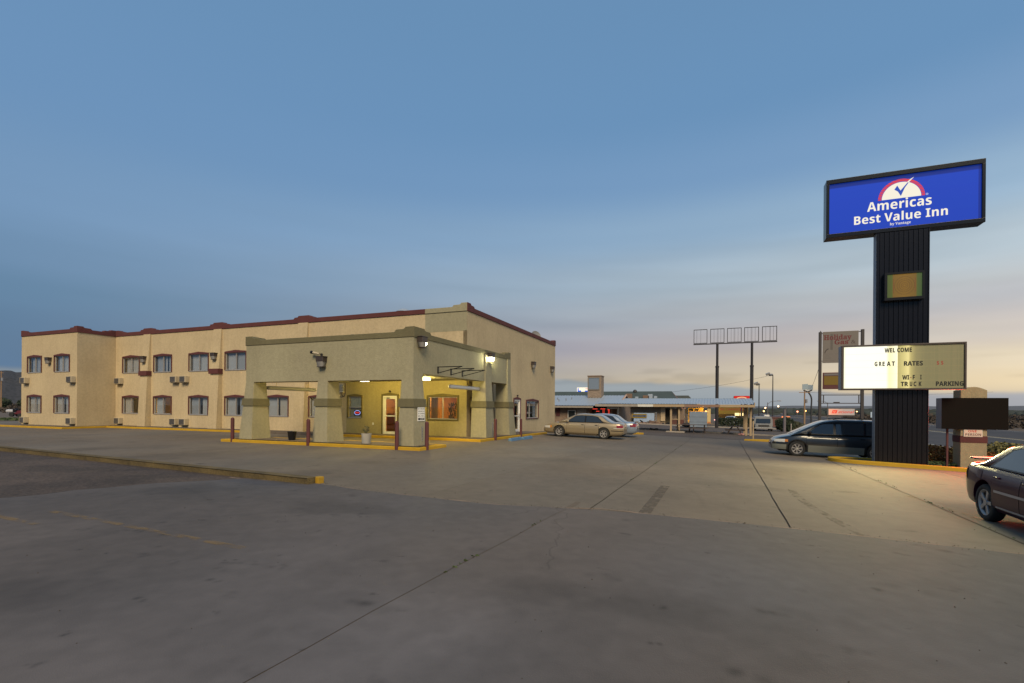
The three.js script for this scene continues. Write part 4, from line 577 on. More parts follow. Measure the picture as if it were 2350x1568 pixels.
// island under the sign
{
  const isl = new THREE.Group(); isl.name = 'sign_island'; isl.userData.kind = 'structure'; scene.add(isl);
  const pts = [[24.5, 0.85], [20.06, 0.02], [18.6, -0.2], [17.4, -0.32], [16.7, -0.46], [16.25, -0.72], [16.08, -1.1], [16.2, -1.5], [16.6, -1.75], [17.3, -1.85], [25.2, -1.9]];
  const cv = new THREE.CatmullRomCurve3(pts.map(([x, z]) => V(x, 0, z)), false, 'centripetal').getPoints(70).map((p) => [p.x, p.z]);
  const sh = shape(cv.map(([x, z]) => [x, -z])); const g = ni(new THREE.ShapeGeometry(sh, 2)).rotateX(-Math.PI / 2); const p = g.attributes.position; for (let i = 0; i < p.count; i++) p.setY(i, gy(p.getX(i), p.getZ(i)) + 0.1); g.computeVertexNormals();
  mesh('island_soil', g, mat(0.09, 0.072, 0.052, 0.95, { map: rep(T.dirt, 4) }), isl);
  tag(mesh('painted_kerb', kerb(cv.slice().reverse(), 0.17, 0.16), K.yellow), 'bright yellow curved kerb of the island under the tall sign', 'kerb');
}
// cream gate pillar with dark sign cabinet
{
  const s = thing('pillar_sign', 'cream stucco pillar with rounded top, maroon stripe and blank black cabinet', 'sign', [0, 0, 0]);
  const a = [[20.02, -0.6], [20.78, -0.6], [20.78, 2.5]]; for (let k = 1; k < 12; k++) { const t = k / 12; a.push([mix(20.78, 20.02, t), 2.5 + 0.13 * Math.sin(Math.PI * t)]); } a.push([20.02, 2.5]);
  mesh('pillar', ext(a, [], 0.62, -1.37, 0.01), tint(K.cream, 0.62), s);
  mesh('stripe', XR(20.005, 20.795, 0.58, 0.83, -1.385, -0.735, 0.01), K.maroonS, s);
  mesh('cabinet', XR(19.44, 21.34, 1.08, 2.22, -1.2, -0.7, 0.012), mat(0.16, 0.17, 0.2, 0.5, { metalness: 0.3 }), s);
  mesh('screen', XR(19.44, 21.345, 1.075, 2.225, -0.699, -0.685, 0.004), mat(0.008, 0.007, 0.006, 0.6, { specularIntensity: 0.1, emissive: rgb(0.002, 0.0005, 0.0003), emissiveIntensity: 1 }), s);
  const t = canvasTex(256, 128, (c, w, h) => { c.fillStyle = '#cfb7a6'; c.fillRect(0, 0, w, h); c.textAlign = 'center'; c.font = 'bold 60px sans-serif'; c.fillStyle = '#b4341f'; c.fillText('ONE', w / 2 - 10, 50, 130); c.fillStyle = '#4a2a28'; c.fillText('PERSON', w / 2, 112, 236); });
  mesh('rate_board', X(20.1, 20.64, 0.8, 1.07, -0.735, -0.72), K.whitePaint, s); face('rate_print', 0.52, 0.25, 20.37, 0.935, -0.714, new THREE.MeshStandardMaterial({ map: t, roughness: 0.6 }), s);
  const l = new THREE.RectAreaLight(rgb(1, 0.09, 0.05), 42, 1.8, 1.05); l.name = 'screen'; l.position.set(20.4, 1.65, -0.66); l.lookAt(20.4, 1.65, 10); scene.add(l);
  const p = thing('sign_post', 'thin dark red post between the black pylon and cream pillar', 'post', [19.7, gy(19.7, -0.95) + 0.05, -0.95]); mesh('post', XR(-0.03, 0.03, 0, 1.5, -0.03, 0.03, 0.006), K.maroon, p); mesh('foot', XR(-0.07, 0.07, 0, 0.02, -0.07, 0.07, 0.004), K.darkMetal, p);
}
// ---------------------------------------------------------------- vegetation helpers
function leaves(n, size, pos) {
  const p = new Float32Array(n * 18); let o = 0;
  for (let i = 0; i < n; i++) { const c = pos(i), a = rr(0, 6.283), b = rr(-1.1, 1.1), s = size * rr(0.6, 1.3), ux = Math.cos(a) * s, uz = Math.sin(a) * s, vx = -Math.sin(a) * Math.sin(b) * s * 0.55, vy = Math.cos(b) * s * 0.55, vz = Math.cos(a) * Math.sin(b) * s * 0.55;
    const q = [[-0.5, 0], [0, -0.5], [0.5, 0], [-0.5, 0], [0.5, 0], [0, 0.5]]; for (const [e, f] of q) { p[o++] = c[0] + ux * e * 2 + vx * f * 2; p[o++] = c[1] + vy * f * 2 + s * 0.3 * e; p[o++] = c[2] + uz * e * 2 + vz * f * 2; } }
  const g = new THREE.BufferGeometry(); g.setAttribute('position', new THREE.BufferAttribute(p, 3)); g.computeVertexNormals(); return ni(g);
}
const blob = (cx, cy, cz, rx, ry, rz, s, fill = 0.6) => () => { for (;;) { const x = rr(-1, 1), y = rr(-1, 1), z = rr(-1, 1), r = Math.hypot(x, y, z), k = 0.72 + 0.55 * fbm(0.5 + x * 0.21, 0.5 + (y + z * 0.7) * 0.21, 9, 2, s); if (r < k && r > fill * rnd() * k) return [cx + x * rx, cy + y * ry, cz + z * rz]; } };
const leafM = { dark: mat(0.035, 0.05, 0.028, 0.85), green: mat(0.06, 0.085, 0.03, 0.85), rust: mat(0.22, 0.10, 0.025, 0.85), straw: mat(0.16, 0.14, 0.05, 0.9), sage: mat(0.085, 0.085, 0.05, 0.9) };
function shrub(name, label, cat, [x, z], rx, ry, rz, n, size, m, group, y0 = 0) {
  const t = thing(name, label, cat, [x, gy(x, z) + y0, z], 0, group); const s = Math.round(rr(1, 900)), st = [];
  for (let k = 0; k < 9; k++) { const a = rr(0, 6.28); st.push(rod(V(rr(-0.1, 0.1) * rx, 0, rr(-0.1, 0.1) * rz), V(Math.cos(a) * rx * 0.6, ry * rr(0.8, 1.5), Math.sin(a) * rz * 0.6), 0.012 + 0.006 * ry, 5)); }
  mesh('stems', st, K.wood, t); mesh('foliage', leaves(n, size, blob(0, ry, 0, rx, ry, rz, s)), m, t); return t;
}
shrub('shrub', 'rust-coloured low shrub between the sign pylon and the cream pillar', 'shrub', [19.85, -2.6], 0.85, 0.42, 0.6, 2600, 0.05, leafM.rust);
shrub('shrub', 'small dark reddish shrub right of the cream pillar foot', 'shrub', [21.35, -2.0], 0.36, 0.34, 0.36, 900, 0.045, leafM.rust);
shrub('shrub', 'brown scrubby shrub on the verge behind the black cabinet', 'shrub', [23.2, -5.5], 0.9, 0.5, 0.7, 1500, 0.07, leafM.straw);
stuff(tag(mesh('weeds', leaves(900, 0.05, () => { const x = rr(19.0, 21.6), z = rr(-1.75, -0.9); return [x, gy(x, z) + 0.1 + rr(0, 0.14), z]; }), leafM.green), 'green weeds on the soil behind the yellow island kerb', 'weeds'));
stuff(tag(mesh('verge_grass', leaves(14000, 0.10, () => { const x = rr(20.2, 26.1), z = rr(-30, -1.95); return [x, gy(x, z) - 0.02 + rr(0, 0.1), z]; }), leafM.straw), 'dry grass on the verge between the lot and the road', 'grass'));
// ---------------------------------------------------------------- cars
const hermite = (k) => (x) => { if (x <= k[0][0]) return k[0][1]; const n = k.length; if (x >= k[n - 1][0]) return k[n - 1][1]; let i = 0; while (x > k[i + 1][0]) i++; const sl = (j) => (k[j + 1][1] - k[j][1]) / (k[j + 1][0] - k[j][0]), tg = (j) => { if (j === 0) return sl(0); if (j === n - 1) return sl(n - 2); const a = sl(j - 1), b = sl(j); return a * b <= 0 ? 0 : (2 * a * b) / (a + b); }; const h = k[i + 1][0] - k[i][0], t = (x - k[i][0]) / h, t2 = t * t, t3 = t2 * t; return (2 * t3 - 3 * t2 + 1) * k[i][1] + (t3 - 2 * t2 + t) * h * tg(i) + (-2 * t3 + 3 * t2) * k[i + 1][1] + (t3 - t2) * h * tg(i + 1); };
const csg = new Evaluator(); csg.useGroups = false; csg.attributes = ['position', 'normal', 'uv'];
const glassM = new THREE.MeshPhysicalMaterial({ color: rgb(0.018, 0.021, 0.024), roughness: 0.04, clearcoat: 1, clearcoatRoughness: 0.02, side: THREE.DoubleSide });
function car(o, label, pos, ry) {
  const t = thing(o.name, label, o.cat || 'car', pos, ry);
  const paint = o.paint, top = hermite(o.top), bot = hermite(o.bot), wid = hermite(o.wid), belt = hermite(o.belt), roof = hermite(o.roof);
  const xr = o.top[0][0], xf = o.top[o.top.length - 1][0];
  const sec = (x) => { const yb = bot(x), yt = top(x), w = wid(x), h = yt - yb, c = o.crown ?? 0.05; return [[0, yb], [0.8 * w, yb], [0.95 * w, yb + 0.06 * h], [0.99 * w, yb + 0.25 * h], [w, yb + 0.5 * h], [0.99 * w, yb + 0.72 * h], [0.955 * w, yb + 0.9 * h], [0.9 * w, yb + 0.975 * h], [0.82 * w, yt + 0.008], [0.45 * w, yt + c * 0.75], [0, yt + c]]; };
  const sideZ = (x, y) => { const s = sec(x); for (let i = 2; i < 8; i++) if (y <= s[i + 1][1]) return mix(s[i][0], s[i + 1][0], Math.max(0, (y - s[i][1]) / (s[i + 1][1] - s[i][1]))); return s[8][0]; };
  // body shell with wheel openings
  const xs = []; for (let i = 0; i <= 64; i++) { const u = i / 64; xs.push(mix(xr, xf, 0.5 - 0.5 * Math.cos(Math.PI * (0.12 * Math.sin(2 * Math.PI * u) * -0.25 + u)))); }
  const ring = (x) => { const s = sec(x); return [...s.map(([z, y]) => V(x, y, z)), ...s.slice(1, -1).reverse().map(([z, y]) => V(x, y, -z))]; };
  const loft = (rings, caps) => { const n = rings[0].length, p = [], idx = []; rings.forEach((r) => r.forEach((v) => p.push(v.x, v.y, v.z))); for (let i = 0; i < rings.length - 1; i++) for (let k = 0; k < n; k++) { const a = i * n + k, b = i * n + ((k + 1) % n), c = a + n, d = b + n; idx.push(a, c, b, b, c, d); }
    if (caps) for (const [i, f] of [[0, 0], [rings.length - 1, 1]]) { const c = p.length / 3, r = rings[i], m = r.reduce((q, v) => q.add(v), V(0, 0, 0)).multiplyScalar(1 / n); p.push(m.x + (f ? o.nose || 0.05 : -(o.nose || 0.05)), m.y, m.z); for (let k = 0; k < n; k++) { const a = i * n + k, b = i * n + ((k + 1) % n); f ? idx.push(c, b, a) : idx.push(c, a, b); } }
    const g = new THREE.BufferGeometry(); g.setAttribute('position', new THREE.Float32BufferAttribute(p, 3)); g.setIndex(idx); g.computeVertexNormals(); g.setAttribute('uv', new THREE.BufferAttribute(new Float32Array((p.length / 3) * 2), 2)); return g; };
  let br = new Brush(loft(xs.map(ring), true)); br.updateMatrixWorld();
  for (const wx of [o.ax0, o.ax1]) for (const s of [-1, 1]) { const c = new THREE.CylinderGeometry(o.well, o.well, 0.5, 28); c.rotateX(Math.PI / 2); c.translate(wx, o.wr + 0.015, s * (wid(wx) + 0.02)); const q = new Brush(c); q.updateMatrixWorld(); br = csg.evaluate(br, q, SUBTRACTION); br.updateMatrixWorld(); }
  mesh('body', ni(br.geometry), paint, t, true);
  // cabin
  const wb = o.wb, wr = o.wrf, y0 = belt(0), Hm = Math.max(...o.roof.map((k) => k[1])) - y0, zs = (y) => wb - (wb - wr) * Math.max(0, (y - y0) / Hm);
  const gx = range(o.roof[0][0], o.roof[o.roof.length - 1][0], 40);
  const cab = (x) => { const yr = roof(x), b = Math.min(belt(x) - 0.03, yr - 0.01), zt = zs(yr), e = Math.min(0.055, (yr - b) * 0.4); const s = [[0, b], [zs(b), b], [zs(mix(b, yr, 0.5)), mix(b, yr, 0.5)], [zs(yr - e), yr - e], [zt - 0.035, yr - e * 0.18], [zt * 0.75, yr + 0.012], [zt * 0.4, yr + 0.026], [0, yr + 0.032]]; return [...s.map(([z, y]) => V(x, y, z)), ...s.slice(1, -1).reverse().map(([z, y]) => V(x, y, -z))]; };
  mesh('roof', ni(loft(gx.map(cab), false)), paint, t, true);
  const pane = (name, poly, m = glassM, off = 0.005) => { for (const s of [-1, 1]) { const g = ni(new THREE.ShapeGeometry(shape(poly))); const p = g.attributes.position; for (let i = 0; i < p.count; i++) p.setXYZ(i, p.getX(i), p.getY(i), s * (zs(p.getY(i)) + off)); if (s < 0) for (let i = 0; i < p.count; i += 3) { const a = [p.getX(i + 1), p.getY(i + 1), p.getZ(i + 1)]; p.setXYZ(i + 1, p.getX(i + 2), p.getY(i + 2), p.getZ(i + 2)); p.setXYZ(i + 2, ...a); } g.computeVertexNormals(); mesh(name, g, m, t, true); } };
  o.trim.forEach((p) => pane('window_trim', p, K.black, 0.003)); o.side.forEach((p) => pane('side_window', p));
  const front = (name, a, b, k, dir) => { const n = 14, m = 12, p = [], idx = []; for (let j = 0; j <= n; j++) for (let i = 0; i <= m; i++) { const x = mix(a, b, j / n), q = mix(-k, k, i / m), yr = roof(x), zt = zs(yr), z = q * zt, f = Math.abs(q); p.push(x + dir * 0.007, yr + 0.032 - 0.038 * f * f + 0.006, z); if (i < m && j < n) { const c = j * (m + 1) + i; idx.push(c, c + 1, c + m + 1, c + 1, c + m + 2, c + m + 1); } } const g = new THREE.BufferGeometry(); g.setAttribute('position', new THREE.Float32BufferAttribute(p, 3)); g.setIndex(idx); g.computeVertexNormals(); mesh(name, ni(g), glassM, t, true); };
  front('windshield', o.ws[0], o.ws[1], 0.9, 1); front('rear_window', o.rw[0], o.rw[1], 0.86, -1);
  // panels that follow the flank
  const patch = (name, xa, xb, ya, yb, off, m, parent = t, nx = 10, ny = 8, sides = [-1, 1]) => { const out = []; for (const s of sides) { const p = [], idx = []; for (let j = 0; j <= ny; j++) for (let i = 0; i <= nx; i++) { const x = mix(xa, xb, i / nx), lo = typeof ya === 'function' ? ya(x) : ya, hi = typeof yb === 'function' ? yb(x) : yb, y = mix(lo, hi, j / ny), z = sideZ(x, y), e = 0.02, dz = (sideZ(x + e, y) - sideZ(x - e, y)) / (2 * e), l = Math.hypot(1, dz); p.push(x - (dz / l) * off, y, s * (z + off / l)); if (i < nx && j < ny) { const c = j * (nx + 1) + i; idx.push(c, c + 1, c + nx + 1, c + 1, c + nx + 2, c + nx + 1); } } const g = new THREE.BufferGeometry(); g.setAttribute('position', new THREE.Float32BufferAttribute(p, 3)); g.setIndex(idx); g.computeVertexNormals(); if (s < 0) { const ii = g.index.array; for (let q = 0; q < ii.length; q += 3) { const u = ii[q]; ii[q] = ii[q + 1]; ii[q + 1] = u; } g.computeVertexNormals(); } out.push(mesh(name, ni(g), m, parent, true)); } return out; };
  for (const [xa, xb, hy] of o.doors) { patch('door_seam', xa - 0.012, xb + 0.012, o.sill - 0.01, (x) => top(x) - 0.012, 0.003, K.black); const d = patch('door', xa, xb, o.sill, (x) => top(x) - 0.02, 0.0065, paint);
    d.forEach((m, i) => { const s = i ? 1 : -1, hx = xa + 0.14; mesh('handle', R(0.17, 0.035, 0.03, 0.012, hx, hy, s * (sideZ(hx, hy) + 0.018)), o.handle || K.black, m, true); }); }
  if (o.mould) patch('side_moulding', o.mould[0], o.mould[1], o.mould[2], o.mould[3], 0.016, o.mouldM || paint, t, 14, 2);
  if (o.clad) patch('lower_cladding', o.clad[0], o.clad[1], o.clad[2], o.clad[3], 0.01, o.cladM, t, 14, 4);
  if (o.clad2) for (const c of o.clad2) patch('lower_cladding', c[0], c[1], c[2], c[3], 0.01, o.cladM, t, 8, 4);
  for (const L of o.lights) patch(L[0], L[1], L[2], L[3], L[4], L[6] ?? 0.008, L[5], t, 12, 4);
  for (const s of [-1, 1]) mesh('mirror', [R(0.1, 0.13, 0.2, 0.04, o.mirror[0], o.mirror[1], s * (wb + 0.1)), R(0.06, 0.05, 0.14, 0.02, o.mirror[0], o.mirror[1] - 0.03, s * (wb + 0.01))], o.mirrorM || paint, t, true);
  // front and rear detail
  mesh('grille', XR(xf - 0.06, xf + 0.035, o.gr[0], o.gr[1], -o.gr[2], o.gr[2], 0.02), K.black, t, true);
  mesh('number_plate', XR(xr - 0.07, xr - 0.03, o.np, o.np + 0.15, -0.16, 0.16, 0.01), K.lens, t, true);
  mesh('underside', [X(xr + 0.3, xf - 0.3, 0.2, 0.42, -wid(0) + 0.26, wid(0) - 0.26), ...[o.ax0, o.ax1].map((x) => X(x - o.well - 0.02, x + o.well + 0.02, 0.25, o.wr + o.well, -wid(0) + 0.3, wid(0) - 0.3))], K.rubber, t, true);
  // wheels
  const R0 = o.wr, rim = R0 * (o.rimk ?? 0.64), tw = 0.205;
  const prof = [[rim, -tw / 2 + 0.02], [rim + 0.02, -tw / 2], [R0 - 0.03, -tw / 2 + 0.004], [R0 - 0.006, -tw / 2 + 0.03], [R0, 0], [R0 - 0.006, tw / 2 - 0.03], [R0 - 0.03, tw / 2 - 0.004], [rim + 0.02, tw / 2], [rim, tw / 2 - 0.02]];
  const tyre = ni(new THREE.LatheGeometry(prof.map(([r, y]) => new THREE.Vector2(r, y)), 36)).rotateX(Math.PI / 2);
  const rg = [ni(new THREE.LatheGeometry([[rim - 0.03, 0.055], [rim - 0.012, 0.085], [rim + 0.004, 0.085], [rim + 0.004, -0.06], [rim - 0.02, -0.06], [rim - 0.03, 0.055]].map(([r, y]) => new THREE.Vector2(r, y)), 36)).rotateX(Math.PI / 2), C(0.055, 0.06, 0.03, 0, 0, 0.07, 18, Math.PI / 2)];
  for (let k = 0; k < o.spokes; k++) { const a = (k / o.spokes) * 6.2832, tw2 = o.swirl || 0; rg.push(ext([[0.03, -o.sw * 0.6], [rim - 0.02, -o.sw + tw2], [rim - 0.02, o.sw * 0.9 + tw2], [0.03, o.sw * 0.6]], [], 0.03, 0.045, 0.006).rotateZ(a)); }
  const dark = C(rim - 0.01, rim - 0.01, 0.02, 0, 0, 0.0, 28, Math.PI / 2);
  const tg = mergeGeometries([tyre]), rgm = mergeGeometries(rg);
  for (const [i, wx] of [o.ax0, o.ax1].entries()) for (const s of [-1, 1]) { const w = part('wheel', t, wx, R0, s * (wid(wx) - tw / 2 - 0.012), s > 0 ? 0 : Math.PI); mesh('tyre', tg, K.rubber, w, true); mesh('rim', rgm, o.rimM || K.alu, w, true); mesh('brake_disc', dark, K.darkMetal, w, true); }
  if (o.extra) o.extra(t, { patch, sideZ, zs, roof, mesh });
  return t;
}
const paintM = (r, g, b, metal = 0.35, rough = 0.36) => new THREE.MeshPhysicalMaterial({ color: rgb(r, g, b), metalness: metal, roughness: rough, clearcoat: 1, clearcoatRoughness: 0.06, side: THREE.DoubleSide });
const tail = new THREE.MeshPhysicalMaterial({ color: rgb(0.20, 0.012, 0.014), roughness: 0.12, clearcoat: 1, side: THREE.DoubleSide }), head = new THREE.MeshPhysicalMaterial({ color: rgb(0.55, 0.53, 0.48), roughness: 0.12, clearcoat: 1, side: THREE.DoubleSide }), amber = new THREE.MeshPhysicalMaterial({ color: rgb(0.55, 0.20, 0.02), roughness: 0.15, clearcoat: 1, side: THREE.DoubleSide });
const sedan = (L, W, H, more) => { const f = L / 2, wb = W - 0.09; return { name: 'sedan', wr: 0.325, well: 0.385, ax0: -1.33 + (more.shift || 0), ax1: 1.38 + (more.shift || 0), sill: 0.3, crown: 0.05,
  top: [[-f, 0.74], [-f + 0.06, 0.9], [-f + 0.3, 0.965], [-1.3, 0.955], [0, 0.93], [1.0, 0.905], [1.7, 0.83], [f - 0.3, 0.70], [f - 0.08, 0.61], [f, 0.5]],
  bot: [[-f, 0.36], [-f + 0.2, 0.26], [-1.7, 0.21], [0, 0.19], [1.7, 0.2], [f - 0.2, 0.22], [f, 0.3]],
  wid: [[-f, W * 0.72], [-f + 0.1, W * 0.84], [-f + 0.4, W * 0.95], [-1.5, W * 0.995], [0, W], [1.5, W * 0.985], [f - 0.5, W * 0.92], [f - 0.18, W * 0.80], [f - 0.04, W * 0.66], [f, W * 0.6]],
  belt: [[-2, 0.955], [2, 0.9]], wb, wrf: W * 0.66, roof: [[-1.86, 0.94], [-1.55, 1.06], [-1.05, H - 0.075], [-0.7, H - 0.02], [-0.1, H], [0.3, H - 0.03], [0.75, H - 0.2], [1.42, 0.91]], ws: [0.4, 1.34], rw: [-1.76, -1.0],
  trim: [[[-1.32, 0.955], [0.98, 0.93], [0.42, H - 0.11], [0.1, H - 0.075], [-0.6, H - 0.075], [-0.92, H - 0.13]]],
  side: [[[-0.16, 0.965], [0.9, 0.955], [0.4, H - 0.13], [0.1, H - 0.095], [-0.16, H - 0.09]], [[-1.22, 0.975], [-0.24, 0.965], [-0.24, H - 0.09], [-0.6, H - 0.095], [-0.88, H - 0.15]]],
  doors: [[-0.19, 0.92, 0.80], [-1.02, -0.21, 0.81]], mirror: [0.86, 0.98], gr: [0.42, 0.56, 0.34], np: 0.62, spokes: 6, sw: 0.028,
  lights: [['headlight', f - 0.5, f - 0.1, 0.52, (x) => 0.62 + (f - x) * 0.08, head], ['turn_signal', f - 0.62, f - 0.5, 0.55, 0.66, amber], ['taillight', -f + 0.04, -f + 0.4, 0.70, 0.86, tail]], ...more }; };
{
  const gold = paintM(0.30, 0.235, 0.145), silver = paintM(0.28, 0.33, 0.40, 0.5, 0.3), plum = Object.assign(paintM(0.036, 0.010, 0.026, 0.0, 0.3), { specularIntensity: 0.2, clearcoat: 0.35 });
  const z1 = -7.32, x1 = 4.33;
  const tiltTo = (t, x, z, dx) => { t.rotation.z = Math.atan2(gy(x + dx, z) - gy(x - dx, z), 2 * dx) * (Math.cos(t.rotation.y) > 0 ? 1 : -1); };
  const g = car(sedan(4.92, 0.92, 1.43, { name: 'sedan', paint: gold, mould: [-0.95, 0.9, 0.52, 0.565], extra: (t, h) => { h.patch('bumper_strip', -2.44, -1.75, 0.5, 0.54, 0.008, K.black, t, 8, 2); h.patch('reflector', -2.42, -1.9, 0.66, 0.69, 0.009, head, t, 6, 2); } }), 'gold four-door sedan parked nose-in beside the right motel wall', [x1, gy(x1, z1) + 0.012, z1], Math.PI); tiltTo(g, x1, z1, 1.4);
  const z2 = -10.9, x2 = 4.55, s = car(sedan(4.95, 0.92, 1.46, { paint: silver, shift: 0, spokes: 5, sw: 0.035, extra: (t, h) => { h.mesh('spoiler', R(0.16, 0.03, 1.35, 0.012, -2.36, 1.05, 0), silver, t, true); h.patch('taillight', -2.45, -2.1, 0.7, 0.9, 0.012, tail, t, 8, 4); } }), 'silver sedan with rear spoiler parked behind the gold one', [x2, gy(x2, z2) + 0.012, z2], Math.PI); tiltTo(s, x2, z2, 1.4);
  // dark plum sedan cut off by the right edge, seen from its rear right quarter
  const x3 = 16.83, z3 = 12.42;
  const black = new THREE.MeshPhysicalMaterial({ color: rgb(0.03, 0.008, 0.01), roughness: 0.1, clearcoat: 1, side: THREE.DoubleSide });
  const ga = car(sedan(4.74, 0.9, 1.42, { paint: plum, shift: 0.02, handle: plum, spokes: 5, sw: 0.042, rimk: 0.7, mould: [-0.92, 1.0, 0.56, 0.60], mouldM: mat(0.35, 0.34, 0.36, 0.35, { metalness: 0.4 }), lights: [['headlight', 1.9, 2.27, 0.52, 0.66, head], ['taillight', -2.33, -2.02, 0.66, 0.92, black]], extra: (t, h) => { h.patch('sill_trim', -0.92, 0.98, 0.3, 0.33, 0.012, mat(0.3, 0.29, 0.3, 0.35), t, 10, 2); h.patch('fuel_door', -1.58, -1.4, 0.74, 0.88, 0.005, plum, t, 4, 4); h.mesh('spoiler', R(0.22, 0.035, 1.4, 0.015, -2.2, 1.035, 0), plum, t, true); } }), 'dark plum sedan cut off at the right edge of the view', [x3, gy(x3, z3) + 0.012, z3], -Math.PI / 2);
  ga.rotation.x = 0;
  // minivan
  const navy = paintM(0.008, 0.011, 0.014, 0.1, 0.3), cl = mat(0.17, 0.175, 0.15, 0.45, { clearcoat: 0.5 });
  const f = 2.46, H = 1.66;
  const mv = { name: 'minivan', cat: 'minivan', paint: navy, wr: 0.335, well: 0.4, ax0: -1.42, ax1: 1.48, sill: 0.28, crown: 0.05, nose: 0.06,
    top: [[-f, 0.86], [-f + 0.1, 0.99], [-1.5, 1.01], [0, 0.99], [0.9, 0.98], [1.35, 0.97], [1.9, 0.86], [f - 0.15, 0.73], [f - 0.04, 0.62], [f, 0.52]], bot: [[-f, 0.34], [-1.9, 0.24], [0, 0.2], [1.9, 0.22], [f, 0.28]],
    wid: [[-f, 0.8], [-f + 0.2, 0.89], [-1.5, 0.93], [0, 0.94], [1.4, 0.925], [1.95, 0.87], [f - 0.15, 0.74], [f, 0.58]], belt: [[-2.4, 1.02], [2, 0.97]], wb: 0.855, wrf: 0.68,
    roof: [[-2.47, 0.98], [-2.38, 1.2], [-2.22, 1.56], [-2.0, H - 0.02], [-1, H + 0.02], [-0.1, H], [0.4, H - 0.07], [0.85, H - 0.26], [1.72, 0.93]], ws: [0.42, 1.62], rw: [-2.44, -2.22],
    trim: [[[-2.28, 1.06], [1.3, 1.0], [0.62, H - 0.19], [0.2, H - 0.11], [-2.05, H - 0.09]]], side: [[[0.12, 1.04], [1.18, 1.03], [0.56, H - 0.22], [0.12, H - 0.13]], [[-0.98, 1.05], [0.03, 1.04], [0.03, H - 0.13], [-0.98, H - 0.11]], [[-2.2, 1.07], [-1.07, 1.05], [-1.07, H - 0.11], [-2.02, H - 0.12]]],
    doors: [[-0.02, 1.12, 0.88], [-1.08, -0.04, 0.88]], mirror: [1.02, 1.07], mirrorM: K.black, gr: [0.42, 0.55, 0.34], np: 0.7, spokes: 7, sw: 0.03, swirl: 0.05, clad: [-1.0, 1.06, 0.22, 0.52], clad2: [[1.9, f - 0.02, 0.28, 0.5], [-f + 0.03, -1.84, 0.3, 0.5]], cladM: cl,
    lights: [['headlight', f - 0.5, f - 0.08, 0.60, (x) => 0.71 + (f - x) * 0.06, head], ['turn_signal', f - 0.62, f - 0.5, 0.62, 0.73, amber], ['taillight', -f + 0.02, -f + 0.2, 0.7, 0.98, tail]],
    extra: (t, h) => { for (const s of [-1, 1]) { h.mesh('roof_rail', [tube([V(0.1, H + 0.02, s * 0.56), V(0, H + 0.07, s * 0.56), V(-1, H + 0.09, s * 0.57), V(-1.9, H + 0.06, s * 0.56), V(-2.0, H + 0.01, s * 0.56)], 0.014, 24, 6)], K.black, t, true); h.mesh('crossbar', [B(0.05, 0.02, 1.14, -0.55 + s * 0.45, H + 0.075, 0)], K.black, t, true); } h.mesh('wiper', rod(V(1.62, 0.99, 0.3), V(1.45, 1.06, -0.35), 0.01), K.black, t, true); } };
  const x4 = 16.5, z4 = -3.55, v = car(mv, 'dark blue minivan with grey lower cladding behind the black sign pylon', [x4, gy(x4, z4) + 0.012, z4], Math.PI); tiltTo(v, x4, z4, 1.4);
  // far white car beyond the hedge
  const w = copy(s, 'white car half hidden behind the dark hedge', [14.6, gy(14.6, -66) - 0.01, -66], Math.PI / 2 + 0.2);
  const wp = paintM(0.6, 0.6, 0.62, 0.1, 0.3); w.traverse((q) => { if (q.isMesh && q.material === silver) q.material = wp; });
}
// ---------------------------------------------------------------- beyond the lot
const ribs = (x0, x1, n, zF, zB, yF, yB, m = 0.03) => { // corrugated roofing: ribs run up the slope
  const p = [], idx = []; const prof = []; for (let k = 0; k < n; k++) { const a = mix(x0, x1, k / n), w = (x1 - x0) / n; prof.push([a, 0], [a + w * 0.55, 0], [a + w * 0.66, m], [a + w * 0.86, m], [a + w * 0.97, 0]); } prof.push([x1, 0]);
  for (const [x, h] of prof) p.push(x, yF + h, zF, x, yB + h, zB); for (let i = 0; i < prof.length - 1; i++) { const a = 2 * i; idx.push(a, a + 2, a + 1, a + 1, a + 2, a + 3); }
  const g = new THREE.BufferGeometry(); g.setAttribute('position', new THREE.Float32BufferAttribute(p, 3)); g.setIndex(idx); return ni(g); };
const prismX = (pts, x0, x1) => at(ext(pts.map(([z, y]) => [-z, y]), [], x1 - x0, 0), x0, 0, 0, Math.PI / 2).applyMatrix4(new THREE.Matrix4());
const brickT = tex(512, (u, v) => { const row = Math.floor(v * 24), off = row % 2 ? 0.5 : 0, fu = (u * 12 + off) % 1, fv = (v * 24) % 1, mort = fu < 0.05 || fv < 0.12; const k = 0.75 + 0.25 * hash(Math.floor(u * 12 + off), row, 5); return mort ? [0.7, 0.66, 0.6] : [k, k * 0.93, k * 0.88]; }, 2.4);
